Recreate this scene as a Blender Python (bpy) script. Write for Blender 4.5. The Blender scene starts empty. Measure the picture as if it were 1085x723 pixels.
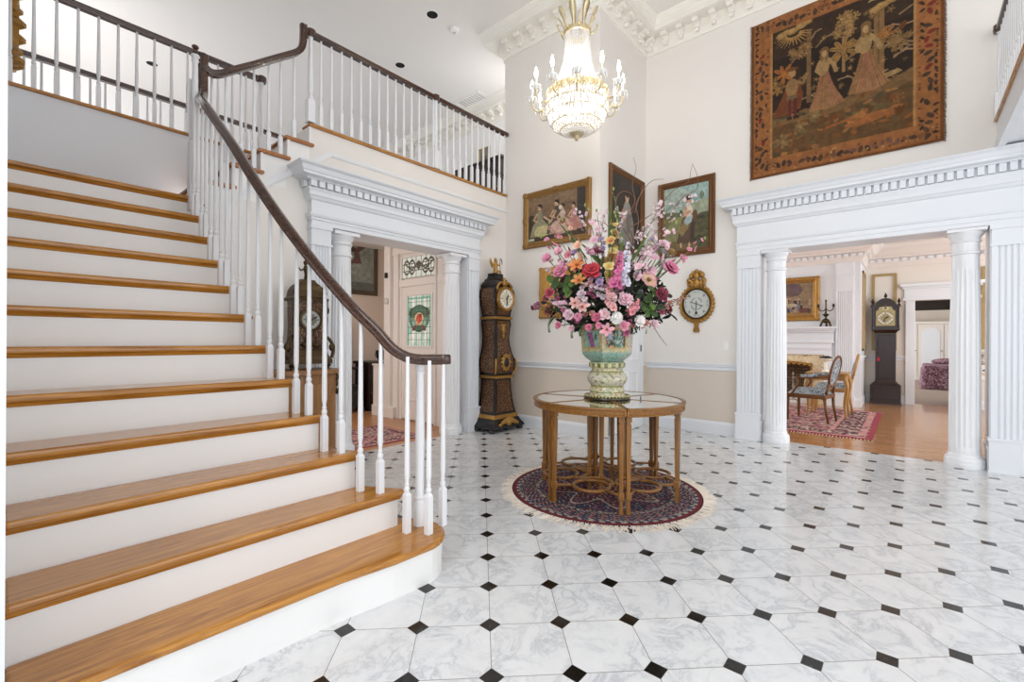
import bpy, bmesh, math, random
import numpy as np
from math import sin, cos, pi, radians, sqrt, atan2
from mathutils import Vector, Matrix
random.seed(7); RNG = np.random.default_rng(7)
SC = bpy.context.scene; COL = SC.collection

# ------------------------------------------------------------------ materials
def lin(c):
    return tuple(x / 12.92 if x <= .04045 else ((x + .055) / 1.055) ** 2.4 for x in c)
def hexc(h):
    return lin(tuple(int(h[i:i + 2], 16) / 255 for i in (0, 2, 4)))
class NT:
    def __init__(s, name):
        s.m = bpy.data.materials.new(name); s.m.use_nodes = True
        s.t = s.m.node_tree; s.b = s.t.nodes['Principled BSDF']
    def n(s, typ, **kw):
        nd = s.t.nodes.new(typ)
        for k, v in kw.items():
            if isinstance(k, str) and hasattr(nd, k): setattr(nd, k, v)
        return nd
    def l(s, a, b): s.t.links.new(a, b)
    def math(s, op, a, b=None, c=None):
        nd = s.t.nodes.new('ShaderNodeMath'); nd.operation = op
        for i, x in enumerate((a, b, c)):
            if x is None: continue
            if isinstance(x, (int, float)): nd.inputs[i].default_value = x
            else: s.l(x, nd.inputs[i])
        return nd.outputs[0]
    def mix(s, fac, a, b):
        nd = s.t.nodes.new('ShaderNodeMix'); nd.data_type = 'RGBA'
        for i, x in ((0, fac), (6, a), (7, b)):
            if isinstance(x, (int, float)): nd.inputs[i].default_value = x
            elif isinstance(x, tuple): nd.inputs[i].default_value = (*x[:3], 1)
            else: s.l(x, nd.inputs[i])
        return nd.outputs[2]
    def noise(s, scale, vec=None, detail=4, rough=.55, dist=0):
        nd = s.t.nodes.new('ShaderNodeTexNoise'); nd.inputs['Scale'].default_value = scale
        nd.inputs['Detail'].default_value = detail; nd.inputs['Roughness'].default_value = rough
        nd.inputs['Distortion'].default_value = dist
        if vec is not None: s.l(vec, nd.inputs['Vector'])
        return nd.outputs[0]
    def ramp(s, fac, stops):
        nd = s.t.nodes.new('ShaderNodeValToRGB'); e = nd.color_ramp.elements
        while len(e) < len(stops): e.new(.5)
        for el, (p, c) in zip(e, stops): el.position = p; el.color = (*c[:3], 1)
        s.l(fac, nd.inputs[0]); return nd.outputs[0]
    def pos(s, scale=(1, 1, 1), rot=(0, 0, 0), kind='obj'):
        tc = s.t.nodes.new('ShaderNodeTexCoord')
        mp = s.t.nodes.new('ShaderNodeMapping'); mp.inputs['Scale'].default_value = scale; mp.inputs['Rotation'].default_value = rot
        s.l(tc.outputs['Object'], mp.inputs[0]); return mp.outputs[0]
    def set(s, **kw):
        for k, v in kw.items():
            k = {'color': 'Base Color', 'rough': 'Roughness', 'metal': 'Metallic', 'trans': 'Transmission Weight', 'spec': 'Specular IOR Level',
                 'ecol': 'Emission Color', 'estr': 'Emission Strength', 'coat': 'Coat Weight', 'sheen': 'Sheen Weight', 'ior': 'IOR', 'alpha': 'Alpha'}[k]
            if isinstance(v, tuple): s.b.inputs[k].default_value = (*v[:3], 1)
            elif isinstance(v, (int, float)): s.b.inputs[k].default_value = v
            else: s.l(v, s.b.inputs[k])
        return s
    def bump(s, h, strength=.2, dist=.01):
        nd = s.t.nodes.new('ShaderNodeBump'); nd.inputs['Strength'].default_value = strength; nd.inputs['Distance'].default_value = dist
        s.l(h, nd.inputs['Height']); s.l(nd.outputs[0], s.b.inputs['Normal'])
M = {}
def plain(name, col, rough=.5, metal=0, var=.06, scale=8, **kw):
    k = NT(name); c = hexc(col) if isinstance(col, str) else col
    d = tuple(x * (1 - var) for x in c); u = tuple(min(1, x * (1 + var)) for x in c)
    k.set(color=k.mix(k.noise(scale, k.pos()), d, u), rough=rough, metal=metal, **kw); M[name] = k.m; return k
def vcol(name, rough=.6, metal=0, **kw):
    k = NT(name); a = k.t.nodes.new('ShaderNodeVertexColor'); a.layer_name = 'Col'
    nz = k.noise(60, k.pos(), 3)
    k.set(color=k.mix(k.math('MULTIPLY', nz, .25), a.outputs[0], k.mix(.5, a.outputs[0], (0, 0, 0))), rough=rough, metal=metal, **kw); M[name] = k.m; return k
def wood(name, c1, c2, axis=0, rough=.3, scale=1.0, plank=0, coat=0, paxis=1):
    k = NT(name); sc = [14 * scale] * 3; sc[axis] = 1.1 * scale; v = k.pos(tuple(sc))
    n1 = k.noise(1.6, v, 6, .62, 2.2); sc2 = [70 * scale] * 3; sc2[axis] = 2.5 * scale
    n2 = k.noise(1.5, k.pos(tuple(sc2)), 3)
    f = k.math('ADD', k.math('MULTIPLY', n1, .7), k.math('MULTIPLY', n2, .3))
    col = k.ramp(f, [(.3, hexc(c1)), (.68, hexc(c2))])
    if plank:
        tc = k.t.nodes.new('ShaderNodeTexCoord'); sp = k.t.nodes.new('ShaderNodeSeparateXYZ'); k.l(tc.outputs['Object'], sp.inputs[0])
        y = k.math('DIVIDE', sp.outputs[paxis], plank); fl = k.math('FLOOR', y); fr = k.math('FRACT', y)
        wn = k.t.nodes.new('ShaderNodeTexWhiteNoise'); wn.noise_dimensions = '2D'
        x = k.math('FLOOR', k.math('DIVIDE', k.math('ADD', sp.outputs[1 - paxis], k.math('MULTIPLY', fl, .57)), 1.1))
        cb = k.t.nodes.new('ShaderNodeCombineXYZ'); k.l(fl, cb.inputs[0]); k.l(x, cb.inputs[1]); k.l(cb.outputs[0], wn.inputs[0])
        col = k.mix(k.math('MULTIPLY', wn.outputs[0], .55), col, k.mix(.5, col, hexc(c1)))
        col = k.mix(k.math('LESS_THAN', fr, .03), col, k.mix(.6, col, (.02, .01, .005)))
    k.set(color=col, rough=rough, coat=coat); M[name] = k.m; return k

plain('white_paint', 'E6E9ED', .38, var=.012, scale=3)
plain('white_gloss', 'E9EAEC', .28, var=.015, scale=4)
plain('ceiling_paint', 'F2EEEA', .8, var=.01, scale=2)
plain('riser_paint', 'F0EFED', .4, var=.015, scale=5)
plain('crown_paint', 'F3EFE6', .6, var=.02, scale=12)
k = NT('wall_paint'); g = k.t.nodes.new('ShaderNodeNewGeometry'); sp = k.t.nodes.new('ShaderNodeSeparateXYZ'); k.l(g.outputs['Position'], sp.inputs[0])
nz = k.noise(2.5, k.pos())
up = k.mix(nz, hexc('E9E4DE'), hexc('EDE8E2')); dn = k.mix(nz, hexc('D6CABB'), hexc('DBCFC1'))
k.set(color=k.mix(k.math('LESS_THAN', sp.outputs[2], .86), up, dn), rough=.7); M['wall_paint'] = k.m
plain('beige_wall', 'E2D3C6', .7, var=.015, scale=2)
plain('cream_wall', 'E6DFD6', .7, var=.015, scale=2)
plain('pink_white', 'E9E1DB', .45, var=.015, scale=2)
plain('tan_wall', 'CFC5B8', .7, var=.02, scale=2)
plain('white_wall', 'F4F2F0', .8, var=.01, scale=2)
wood('oak_tread', '80480C', 'D0923A', 0, .16, 1, coat=.3)
wood('oak_tread_y', '8A4E1C', 'C07C38', 1, .18, 1, coat=.3)
wood('rail_wood', '1C0E08', '54301C', 0, .22, 1.2, coat=.4)
wood('oak_floor', '9A5E30', 'CE9C66', 1, .17, .8, plank=.06, coat=.2, paxis=0)
wood('entry_oak', 'A66C3C', 'D3A074', 0, .3, .8, plank=.06, paxis=1)
wood('table_wood', '5A3412', 'A06E30', 2, .33, 1.6)
wood('table_wood_h', '5A3412', 'A06E30', 0, .33, 1.6)
wood('cabinet_wood', '6B4523', 'A87844', 2, .35, 1.5)
wood('gilt_wood', '8A5E28', 'C79A58', 2, .4, 2)
wood('chair_wood', '4A2A12', '80501F', 2, .35, 2)
wood('mahogany', '120806', '2E1610', 2, .28, 1.2)
wood('dark_oak', '1A1412', '3A2D26', 2, .5, 1.2)
plain('black_lacquer', '0E0C0B', .25, var=.2)
plain('black_hole', '050505', .8)
plain('bronze_dark', '4A3A22', .4, .7, var=.35, scale=30)
plain('old_gold', 'A57B3C', .38, .55, var=.45, scale=28)
plain('gilt', 'B48A4A', .4, .5, var=.4, scale=40)
plain('pale_brass', 'D8C8A0', .3, .55, var=.15, scale=20)
plain('brass', 'B0905A', .25, .9, var=.15, scale=20)
plain('frame_gold', '8F6A36', .42, .35, var=.4, scale=35)
plain('frame_brown', '6A431F', .4, .2, var=.35, scale=30)
plain('frame_dark', '55493A', .5, .2, var=.3, scale=30)
plain('panel_gold', 'A8905F', .5, .2, var=.15, scale=20)
plain('fringe', 'E6DACB', .9, var=.12, scale=60)
plain('candle_wax', 'F6F2E6', .5)
plain('plastic_white', 'F5F3F0', .4)
plain('vent_grey', 'CFCBC8', .5)
plain('dark_iron', '2B2522', .5, .5)
plain('pewter', '8C8478', .35, .6)
plain('tassel_red', 'B0283A', .8)
vcol('painted', .55); vcol('woven', .95); vcol('petal', .6, sheen=.1); vcol('porcelain', .16); vcol('stone', .5)
k = vcol('leaded_glass', .15); a = [n for n in k.t.nodes if n.type == 'VERTEX_COLOR'][0]; k.l(a.outputs[0], k.b.inputs['Emission Color']); k.b.inputs['Emission Strength'].default_value = .45  # pane colours also emit, standing in for daylight behind the glass
# mirrored glass panels of the table
k = NT('smoked_mirror'); k.set(color=k.mix(k.noise(5, k.pos()), (.74, .72, .66), (.80, .78, .72)), metal=1, rough=.03); M['smoked_mirror'] = k.m
k = NT('crystal'); k.set(color=k.mix(k.noise(9, k.pos()), (.95, .93, .9), (1, .99, .96)), rough=.05, trans=.35, ior=1.5, ecol=(1, .9, .76), estr=.0); M['crystal'] = k.m
k = NT('frosted_glass'); k.set(color=k.mix(k.noise(9, k.pos()), (.96, .95, .92), (1, 1, .98)), rough=.2, trans=.12); M['frosted_glass'] = k.m
k = NT('flame_bulb'); k.set(color=k.mix(k.noise(9, k.pos()), (1, .95, .85), (1, .97, .9)), ecol=(1, .92, .80), estr=40.0); M['flame_bulb'] = k.m
k = NT('mirror_glass'); k.set(color=k.mix(k.noise(5, k.pos()), (.8, .8, .8), (.85, .85, .85)), metal=1, rough=.03); M['mirror_glass'] = k.m
# brass / tortoiseshell marquetry
k = NT('marquetry'); v = k.pos((1, 1, 1)); vo = k.t.nodes.new('ShaderNodeTexVoronoi'); vo.feature = 'DISTANCE_TO_EDGE'; vo.inputs['Scale'].default_value = 34; k.l(v, vo.inputs['Vector'])
n2 = k.noise(30, v, 2, .5, 3.5); f = k.math('GREATER_THAN', k.math('ADD', vo.outputs[0], k.math('MULTIPLY', n2, .5)), .275)
k.set(color=k.mix(f, hexc('A8824A'), k.mix(k.noise(14, v), hexc('1E0C06'), hexc('4E2412'))), rough=.3, metal=k.math('SUBTRACT', .45, k.math('MULTIPLY', f, .45))); M['marquetry'] = k.m
# polished marble octagons with black square insets
k = NT('marble_tile'); g = k.t.nodes.new('ShaderNodeNewGeometry'); sp = k.t.nodes.new('ShaderNodeSeparateXYZ'); k.l(g.outputs['Position'], sp.inputs[0])
S2 = sqrt(.5)
pp = k.math('MULTIPLY', k.math('SUBTRACT', sp.outputs[0], sp.outputs[1]), S2); qq = k.math('MULTIPLY', k.math('ADD', sp.outputs[0], sp.outputs[1]), S2)
a = k.math('DIVIDE', k.math('SUBTRACT', pp, .0463), .3048); b = k.math('DIVIDE', k.math('SUBTRACT', qq, 2.2583), .3048)
fa = k.math('ABSOLUTE', k.math('SUBTRACT', a, k.math('ROUND', a))); fb = k.math('ABSOLUTE', k.math('SUBTRACT', b, k.math('ROUND', b)))
dsum = k.math('ADD', fa, fb); dot = k.math('LESS_THAN', dsum, .150); rim = k.math('LESS_THAN', dsum, .158)
gr = k.math('MAXIMUM', k.math('LESS_THAN', k.math('MINIMUM', fa, fb), .0055), k.math('MULTIPLY', rim, k.math('SUBTRACT', 1, dot)))
cb = k.t.nodes.new('ShaderNodeCombineXYZ'); k.l(k.math('FLOOR', a), cb.inputs[0]); k.l(k.math('FLOOR', b), cb.inputs[1])
wn = k.t.nodes.new('ShaderNodeTexWhiteNoise'); wn.noise_dimensions = '2D'; k.l(cb.outputs[0], wn.inputs[0])
vm = k.t.nodes.new('ShaderNodeVectorMath'); vm.operation = 'MULTIPLY_ADD'; k.l(wn.outputs['Color'], vm.inputs[0]); vm.inputs[1].default_value = (40, 40, 40); k.l(g.outputs['Position'], vm.inputs[2])
warp = k.noise(3.0, vm.outputs[0], 5, .6, .6)
vein = k.math('ABSOLUTE', k.math('SUBTRACT', k.noise(5.5, vm.outputs[0], 8, .66, .7), .5))
vmask = k.math('MULTIPLY', k.math('SUBTRACT', warp, .30), 3.4)
vmask.node.use_clamp = True
vn = k.mix(vmask, hexc('E8E8E7'), k.ramp(vein, [(0, hexc('AEB1B5')), (.012, hexc('C8CACD')), (.05, hexc('DFE0E0')), (.13, hexc('E8E8E7'))]))
cloud = k.noise(16, vm.outputs[0], 6, .7, .5)
white = k.mix(k.math('MULTIPLY', cloud, .55), vn, hexc('C4C6C9'))
white = k.mix(k.math('MULTIPLY', wn.outputs[0], .10), white, hexc('BDBFC2'))
black = k.mix(k.math('GREATER_THAN', k.noise(30, vm.outputs[0], 4, .6, 2), .66), hexc('15130F'), hexc('4A443C'))
col = k.mix(gr, white, hexc('8F8B86')); col = k.mix(dot, col, black)
k.set(color=col, rough=k.math('ADD', .09, k.math('MULTIPLY', k.noise(6, g.outputs['Position']), .07)), spec=.5); M['marble_tile'] = k.m
# firebox brick
k = NT('firebrick'); br = k.t.nodes.new('ShaderNodeTexBrick'); k.l(k.pos((1, 1, 1), (0, 0, 0)), br.inputs[0]); br.inputs['Color1'].default_value = (*hexc('9C8A72'), 1); br.inputs['Color2'].default_value = (*hexc('7E6C55'), 1)
br.inputs['Mortar'].default_value = (*hexc('4E4236'), 1); br.inputs['Scale'].default_value = 4
tc = k.t.nodes.new('ShaderNodeTexCoord'); sx = k.t.nodes.new('ShaderNodeSeparateXYZ'); cx = k.t.nodes.new('ShaderNodeCombineXYZ'); k.l(tc.outputs['Object'], sx.inputs[0])
k.l(sx.outputs[0], cx.inputs[0]); k.l(sx.outputs[2], cx.inputs[1]); k.l(cx.outputs[0], br.inputs[0]); k.set(color=br.outputs[0], rough=.9); M['firebrick'] = k.m
k = NT('cream_marble'); n1 = k.noise(7, k.pos(), 6, .6, 2.5); k.set(color=k.ramp(n1, [(.3, hexc('8F7550')), (.42, hexc('D8C49C')), (.6, hexc('EBDDBE'))]), rough=.2); M['cream_marble'] = k.m
k = NT('damask_blue'); n1 = k.noise(26, k.pos(), 3, .5, 1.5); k.set(color=k.ramp(n1, [(.38, hexc('4A5056')), (.5, hexc('8A959C')), (.64, hexc('B6BFC4'))]), rough=.8); M['damask_blue'] = k.m
k = NT('damask_beige'); n1 = k.noise(18, k.pos(), 3, .5, 1.5); k.set(color=k.ramp(n1, [(.38, hexc('7A6A58')), (.5, hexc('C9BBA6')), (.62, hexc('DDD2C0'))]), rough=.8); M['damask_beige'] = k.m
k = NT('bed_fabric'); n1 = k.noise(16, k.pos(), 3, .5, 1.5); k.set(color=k.ramp(n1, [(.38, hexc('4E2A38')), (.5, hexc('7E5866')), (.62, hexc('A58A90'))]), rough=.9); M['bed_fabric'] = k.m
k = NT('carpet'); n1 = k.noise(50, k.pos(), 3); k.set(color=k.mix(n1, hexc('8E7A6A'), hexc('A8968A')), rough=.95); M['carpet'] = k.m
k = NT('carved_wood'); n1 = k.noise(22, k.pos(), 4, .6, 2); k.set(color=k.ramp(n1, [(.35, hexc('0E0B0A')), (.55, hexc('3A2F29')), (.7, hexc('6A5A4C'))]), rough=.5); k.bump(n1, .6, .02); M['carved_wood'] = k.m

# ------------------------------------------------------------------ mesh builder
class MB:
    def __init__(s): s.v = []; s.f = []; s.c = []; s.col = (1, 1, 1); s.xf = None
    def color(s, c): s.col = hexc(c) if isinstance(c, str) else c; return s
    def add(s, vs, fs, cols=None):
        o = len(s.v)
        if s.xf is not None: vs = [tuple(s.xf @ Vector(p)) for p in vs]
        s.v += [tuple(p) for p in vs]; s.f += [tuple(i + o for i in f) for f in fs]
        s.c += list(cols) if cols is not None else [s.col] * len(vs); return s
    def box(s, x0, x1, y0, y1, z0, z1):
        v = [(x, y, z) for z in (z0, z1) for y in (y0, y1) for x in (x0, x1)]
        return s.add(v, [(0, 2, 3, 1), (4, 5, 7, 6), (0, 1, 5, 4), (2, 6, 7, 3), (0, 4, 6, 2), (1, 3, 7, 5)])
    def rings(s, rs, closed=True, cap=True, loop=False):
        n = len(rs[0]); v = [p for r in rs for p in r]; f = []; m = len(rs)
        for i in range(m if loop else m - 1):
            for j in range(n if closed else n - 1):
                a = i * n + j; b = i * n + (j + 1) % n; i2 = (i + 1) % m
                f.append((a, b, i2 * n + (j + 1) % n, i2 * n + j))
        if cap and not loop and closed: f += [tuple(range(n))[::-1], tuple((m - 1) * n + j for j in range(n))]
        return s.add(v, f)
    def lathe(s, prof, n=16, c=(0, 0), z=0, sx=1, sy=1, phase=0, cap=True, mod=None):
        rs = []
        for r, h in prof:
            rs.append([(c[0] + sx * r * (mod(2 * pi * j / n, h, r) if mod else 1) * cos(2 * pi * j / n + phase), c[1] + sy * r * (mod(2 * pi * j / n, h, r) if mod else 1) * sin(2 * pi * j / n + phase), z + h) for j in range(n)])
        return s.rings(rs, cap=cap)
    def sweep(s, prof, path, up=(0, 0, 1), closed=False, cap=True, scales=None):
        P = [Vector(p) for p in path]; m = len(P); rs = []; U = Vector(up); pt = None
        for i in range(m):
            if closed: t = (P[(i + 1) % m] - P[i - 1])
            else: t = P[min(i + 1, m - 1)] - P[max(i - 1, 0)]
            t.normalize()
            if pt is not None:
                q = pt.rotation_difference(t); U = q @ U
            U = (U - t * U.dot(t))
            if U.length < 1e-6: U = t.orthogonal()
            U.normalize(); W = t.cross(U); pt = t; k_ = scales[i] if scales else 1
            rs.append([tuple(P[i] + W * a * k_ + U * b * k_) for a, b in prof])
        return s.rings(rs, cap=cap, loop=closed)
    def tube(s, path, r=.01, n=6, closed=False, up=(0, 0, 1)):
        m = len(path); rr = r if isinstance(r, (list, tuple)) else [r] * m
        t = Vector(path[-1]) - Vector(path[0])
        if not closed and abs(t.normalized().dot(Vector(up))) > .95: up = (0, 1, 0)
        return s.sweep([(cos(2 * pi * j / n), sin(2 * pi * j / n)) for j in range(n)], path, up=up, closed=closed, scales=rr)
    def ell(s, c, r, nu=10, nv=6, rot=None):
        if not isinstance(r, (tuple, list)): r = (r, r, r)
        rs = []
        for i in range(nv + 1):
            ph = -pi / 2 + pi * i / nv; q = max(cos(ph), .02)
            rs.append([Vector((r[0] * q * cos(2 * pi * j / nu), r[1] * q * sin(2 * pi * j / nu), r[2] * sin(ph))) for j in range(nu)])
        C = Vector(c); R = rot or Matrix.Identity(3)
        return s.rings([[tuple(C + R @ p) for p in g_] for g_ in rs])
    def prism(s, poly, d0, d1, ax='z'):
        # poly in 2D; ax = extrusion axis; for 'y' poly=(x,z); for 'x' poly=(y,z)
        def m_(p, d): return {'z': (p[0], p[1], d), 'y': (p[0], d, p[1]), 'x': (d, p[0], p[1])}[ax]
        return s.rings([[m_(p, d0) for p in poly], [m_(p, d1) for p in poly]])
    def mold(s, path, prof, closed=False, cap=True):
        # path in XY, profile (out, z); out lies to the right of travel; mitred corners
        P = [Vector(p) for p in path]; m = len(P); rs = []
        for i in range(m):
            d1 = (P[i] - P[i - 1]).normalized() if (closed or i > 0) else None
            d2 = (P[(i + 1) % m] - P[i]).normalized() if (closed or i < m - 1) else None
            d1 = d1 or d2; d2 = d2 or d1
            n1 = Vector((d1.y, -d1.x)); n2 = Vector((d2.y, -d2.x)); b = (n1 + n2); b = b / max(b.dot(n1), .2)
            rs.append([(P[i].x + b.x * o, P[i].y + b.y * o, z) for o, z in prof])
        return s.rings(rs, cap=cap, loop=closed)
    def rectframe(s, w, h, prof, z0=0):
        # picture frame in local x,z plane (centred on x); prof = (inset from outer edge, y)
        rs = []
        for sx, sz in ((-1, 0), (1, 0), (1, 1), (-1, 1)):
            rs.append([(sx * (w / 2 - i), y, z0 + (i if sz == 0 else h - i)) for i, y in prof])
        return s.rings(rs, loop=True)
    def build(s, name, mat, parent=None, smooth=False, loc=None, bevel=0, seg=2, kind=None, label=None, cols=False, sub=0):
        me = bpy.data.meshes.new(name); me.from_pydata(s.v, [], s.f)
        bm = bmesh.new(); bm.from_mesh(me); bmesh.ops.recalc_face_normals(bm, faces=bm.faces); bm.to_mesh(me); bm.free()
        if cols or mat in ('painted', 'woven', 'petal', 'porcelain', 'leaded_glass', 'stone'):
            ca = me.color_attributes.new('Col', 'FLOAT_COLOR', 'POINT')
            arr = np.ones((len(s.v), 4), np.float32); arr[:, :3] = np.array([c[:3] for c in s.c], np.float32); ca.data.foreach_set('color', arr.ravel())
        me.materials.append(M[mat])
        if smooth: me.polygons.foreach_set('use_smooth', [True] * len(me.polygons))
        o = bpy.data.objects.new(name, me); COL.objects.link(o)
        if smooth == 'auto': me.set_sharp_from_angle(angle=radians(35))
        if parent: o.parent = parent
        if loc: o.location = loc
        if bevel:
            b = o.modifiers.new('Bevel', 'BEVEL'); b.width = bevel; b.segments = seg; b.limit_method = 'ANGLE'; b.angle_limit = radians(40)
        if sub:
            b = o.modifiers.new('Subsurf', 'SUBSURF'); b.levels = sub; b.render_levels = sub
        if kind: o['kind'] = kind
        if label: o['label'] = label
        return o
def tag(o, label, cat, group=None):
    o['label'] = label; o['category'] = cat
    if group: o['group'] = group
    return o
def thing(name, label, cat, loc=(0, 0, 0), rz=0, group=None):
    o = bpy.data.objects.new(name, None); COL.objects.link(o); o.empty_display_size = .1
    o.location = loc; o.rotation_euler = (0, 0, radians(rz)); return tag(o, label, cat, group)
def struct(name, mb, mat, smooth=False, **kw): return mb.build(name, mat, None, smooth, kind='structure', **kw)
def dup(o, parent=None, loc=None, rz=None, label=None):
    c = o.copy(); COL.objects.link(c); c.parent = parent
    if loc is not None: c.location = loc
    if rz is not None: c.rotation_euler = (0, 0, radians(rz))
    if label: c['label'] = label
    for ch in list(o.children): dup(ch, c)
    return c
def circ(r, n, z=0, ph=0, c=(0, 0)): return [(c[0] + r * cos(2 * pi * i / n + ph), c[1] + r * sin(2 * pi * i / n + ph), z) for i in range(n)]
def spline(pts, n=6):
    P = [Vector(p) for p in pts]; out = []
    for i in range(len(P) - 1):
        p0 = P[max(i - 1, 0)]; p1 = P[i]; p2 = P[i + 1]; p3 = P[min(i + 2, len(P) - 1)]
        for j in range(n):
            t = j / n; out.append(tuple(.5 * (2 * p1 + (p2 - p0) * t + (2 * p0 - 5 * p1 + 4 * p2 - p3) * t * t + (3 * p1 - p0 - 3 * p2 + p3) * t ** 3)))
    out.append(tuple(P[-1])); return out

# ------------------------------------------------------------------ small painter for pictures, rugs, dials and leaded glass
class Art:
    def __init__(s, w, h, bg):
        s.w, s.h = w, h; s.a = np.zeros((h, w, 3)); s.a[:] = hexc(bg); s.yy, s.xx = np.mgrid[0:h, 0:w]; s.u = (s.xx + .5) / w; s.t = 1 - (s.yy + .5) / h
    def put(s, m, c, al=1.0):
        c = np.array(hexc(c) if isinstance(c, str) else c); m = m.astype(float) * al; s.a = s.a * (1 - m[..., None]) + c * m[..., None]; return s
    def ell(s, cx, cy, rx, ry, c, rot=0, al=1):
        dx, dy = s.u - cx, s.t - cy; a = radians(rot); x = dx * cos(a) + dy * sin(a); y = -dx * sin(a) + dy * cos(a)
        return s.put((x / rx) ** 2 + (y / ry) ** 2 < 1, c, al)
    def poly(s, pts, c, al=1):
        m = np.zeros(s.u.shape, bool); n = len(pts)
        for i in range(n):
            (x1, y1), (x2, y2) = pts[i], pts[(i + 1) % n]
            if y1 == y2: continue
            m ^= ((s.t > min(y1, y2)) & (s.t <= max(y1, y2))) & (s.u < (x2 - x1) * (s.t - y1) / (y2 - y1) + x1)
        return s.put(m, c, al)
    def line(s, pts, w, c, al=1):
        asp = s.w / s.h
        for (x1, y1), (x2, y2) in zip(pts[:-1], pts[1:]):
            dx, dy = (x2 - x1) * asp, y2 - y1; L = dx * dx + dy * dy + 1e-9
            q = np.clip(((s.u - x1) * asp * dx + (s.t - y1) * dy) / L, 0, 1)
            s.put(((s.u - x1) * asp - q * dx) ** 2 + (s.t - y1 - q * dy) ** 2 < w * w, c, al)
        return s
    def rect(s, x0, x1, y0, y1, c, al=1): return s.put((s.u > x0) & (s.u < x1) & (s.t > y0) & (s.t < y1), c, al)
    def fnoise(s, sc, seed=0):
        r = np.random.default_rng(seed); out = np.zeros(s.u.shape); amp = 1; tot = 0
        for o in range(4):
            n = int(sc * 2 ** o) + 2; g = r.random((n + 1, n + 1)); x = s.u * (n - 1); y = s.t * (n - 1)
            xi, yi = x.astype(int), y.astype(int); fx, fy = x - xi, y - yi; fx = fx * fx * (3 - 2 * fx); fy = fy * fy * (3 - 2 * fy)
            out += amp * ((g[yi, xi] * (1 - fx) + g[yi, xi + 1] * fx) * (1 - fy) + (g[yi + 1, xi] * (1 - fx) + g[yi + 1, xi + 1] * fx) * fy); tot += amp; amp *= .55
        return out / tot
    def mottle(s, sc, amt, seed=0): s.a = np.clip(s.a * (1 + amt * (s.fnoise(sc, seed)[..., None] - .5) * 2), 0, 1); return s
    def speck(s, cols, sc, th, seed=0, mask=None):
        for i, c in enumerate(cols):
            m = s.fnoise(sc, seed + 11 * i) > th
            if mask is not None: m &= mask
            s.put(m, c)
        return s
    def mesh(s, name, w, h, mat, parent, loc=(0, 0, 0), horiz=False, th=0, wave=None, kind=None, label=None):
        # vertical: local x,z (centred on x, z from 0); horizontal: local x,y centred
        nx, ny = s.w, s.h; X = (np.arange(nx) / (nx - 1) - .5) * w; Y = (1 - np.arange(ny) / (ny - 1)) * h
        mb = MB(); vs = []
        for j in range(ny):
            for i in range(nx):
                d = wave(X[i], Y[j]) if wave else 0
                vs.append((X[i], Y[j] - h / 2, d) if horiz else (X[i], d, Y[j]))
        fs = [(j * nx + i, (j + 1) * nx + i, (j + 1) * nx + i + 1, j * nx + i + 1) for j in range(ny - 1) for i in range(nx - 1)]
        mb.add(vs, fs, s.a.reshape(-1, 3))
        if th:  # sides and back so the piece has thickness
            ring = [i for i in range(nx)] + [j * nx + nx - 1 for j in range(1, ny)] + [(ny - 1) * nx + i for i in range(nx - 2, -1, -1)] + [j * nx for j in range(ny - 2, 0, -1)]
            o = len(mb.v); fl = s.a.reshape(-1, 3)
            for r in ring:
                x, y, z = mb.v[r]; mb.v.append((x, y, z - th) if horiz else (x, y + th, z)); mb.c.append(tuple(fl[r] * .7))
            n = len(ring)
            for q in range(n): mb.f.append((ring[q], ring[(q + 1) % n], o + (q + 1) % n, o + q))
            mb.f.append(tuple(o + q for q in range(n)))
        return mb.build(name, mat, parent, False, loc=loc, kind=kind, label=label)
# ------------------------------------------------------------------ levels (metres)
RZ = .197; Z2 = 17 * RZ; ZC = 5.70           # riser, upper floor, ceiling
UC, UA, VL, VB = 6.28, 4.97, 4.46, 2.90      # wall faces: right wall, corner wall, back wall, alcove wall
# ------------------------------------------------------------------ floors
mb = MB(); mb.box(-2.6, 6.39, -4.2, 4.45, -.06, 0); struct('floor', mb, 'marble_tile')
mb = MB(); mb.box(6.39, 12.0, -4.2, 6.0, -.06, 0); struct('floor_living', mb, 'oak_floor')
mb = MB(); mb.box(-.5, 6.2, 4.45, 9.0, -.06, 0); struct('floor_entry', mb, 'entry_oak')
mb = MB(); mb.box(12.0, 21, -4.2, 3.0, -.06, 0); struct('floor_bedroom', mb, 'carpet')
# upper floors: gallery slab and the balcony on the right
mb = MB()
mb.box(2.07, 4.97, 4.47, 10.5, Z2 - .42, Z2 - .03); mb.box(4.97, 6.28, 4.49, 10.5, Z2 - .42, Z2 - .03)
mb.box(.014, 2.07, 5.66, 7.10, Z2 - .42, Z2 - .03)
struct('floor_gallery', mb, 'white_paint')
mb = MB(); mb.box(1.0, 6.28, -2.6, -.63, 3.02, Z2 - .03); struct('floor_balcony', mb, 'white_paint')
# fascia steps under the right balcony edge
mb = MB(); mb.mold([(6.28, -.63), (1.0, -.63)], [(-.02, 2.99), (.03, 2.99), (.03, 3.05), (.012, 3.07), (.012, 3.14), (-.02, 3.14)]); struct('trim_1', mb, 'white_paint')
mb = MB(); mb.box(1.0, 6.28, -.67, -.605, Z2 - .03, Z2); struct('trim_2', mb, 'oak_tread', bevel=.012)
# wooden nosing of the gallery floor over the back doorway and beside the flight
mb = MB(); mb.box(2.045, 4.97, 4.425, 4.60, Z2 - .028, Z2); struct('trim_3', mb, 'oak_tread', bevel=.012)
mb = MB(); mb.box(.014, 2.07, 5.61, 5.75, Z2 - .03, Z2); struct('trim_4', mb, 'oak_tread', bevel=.013)

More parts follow.
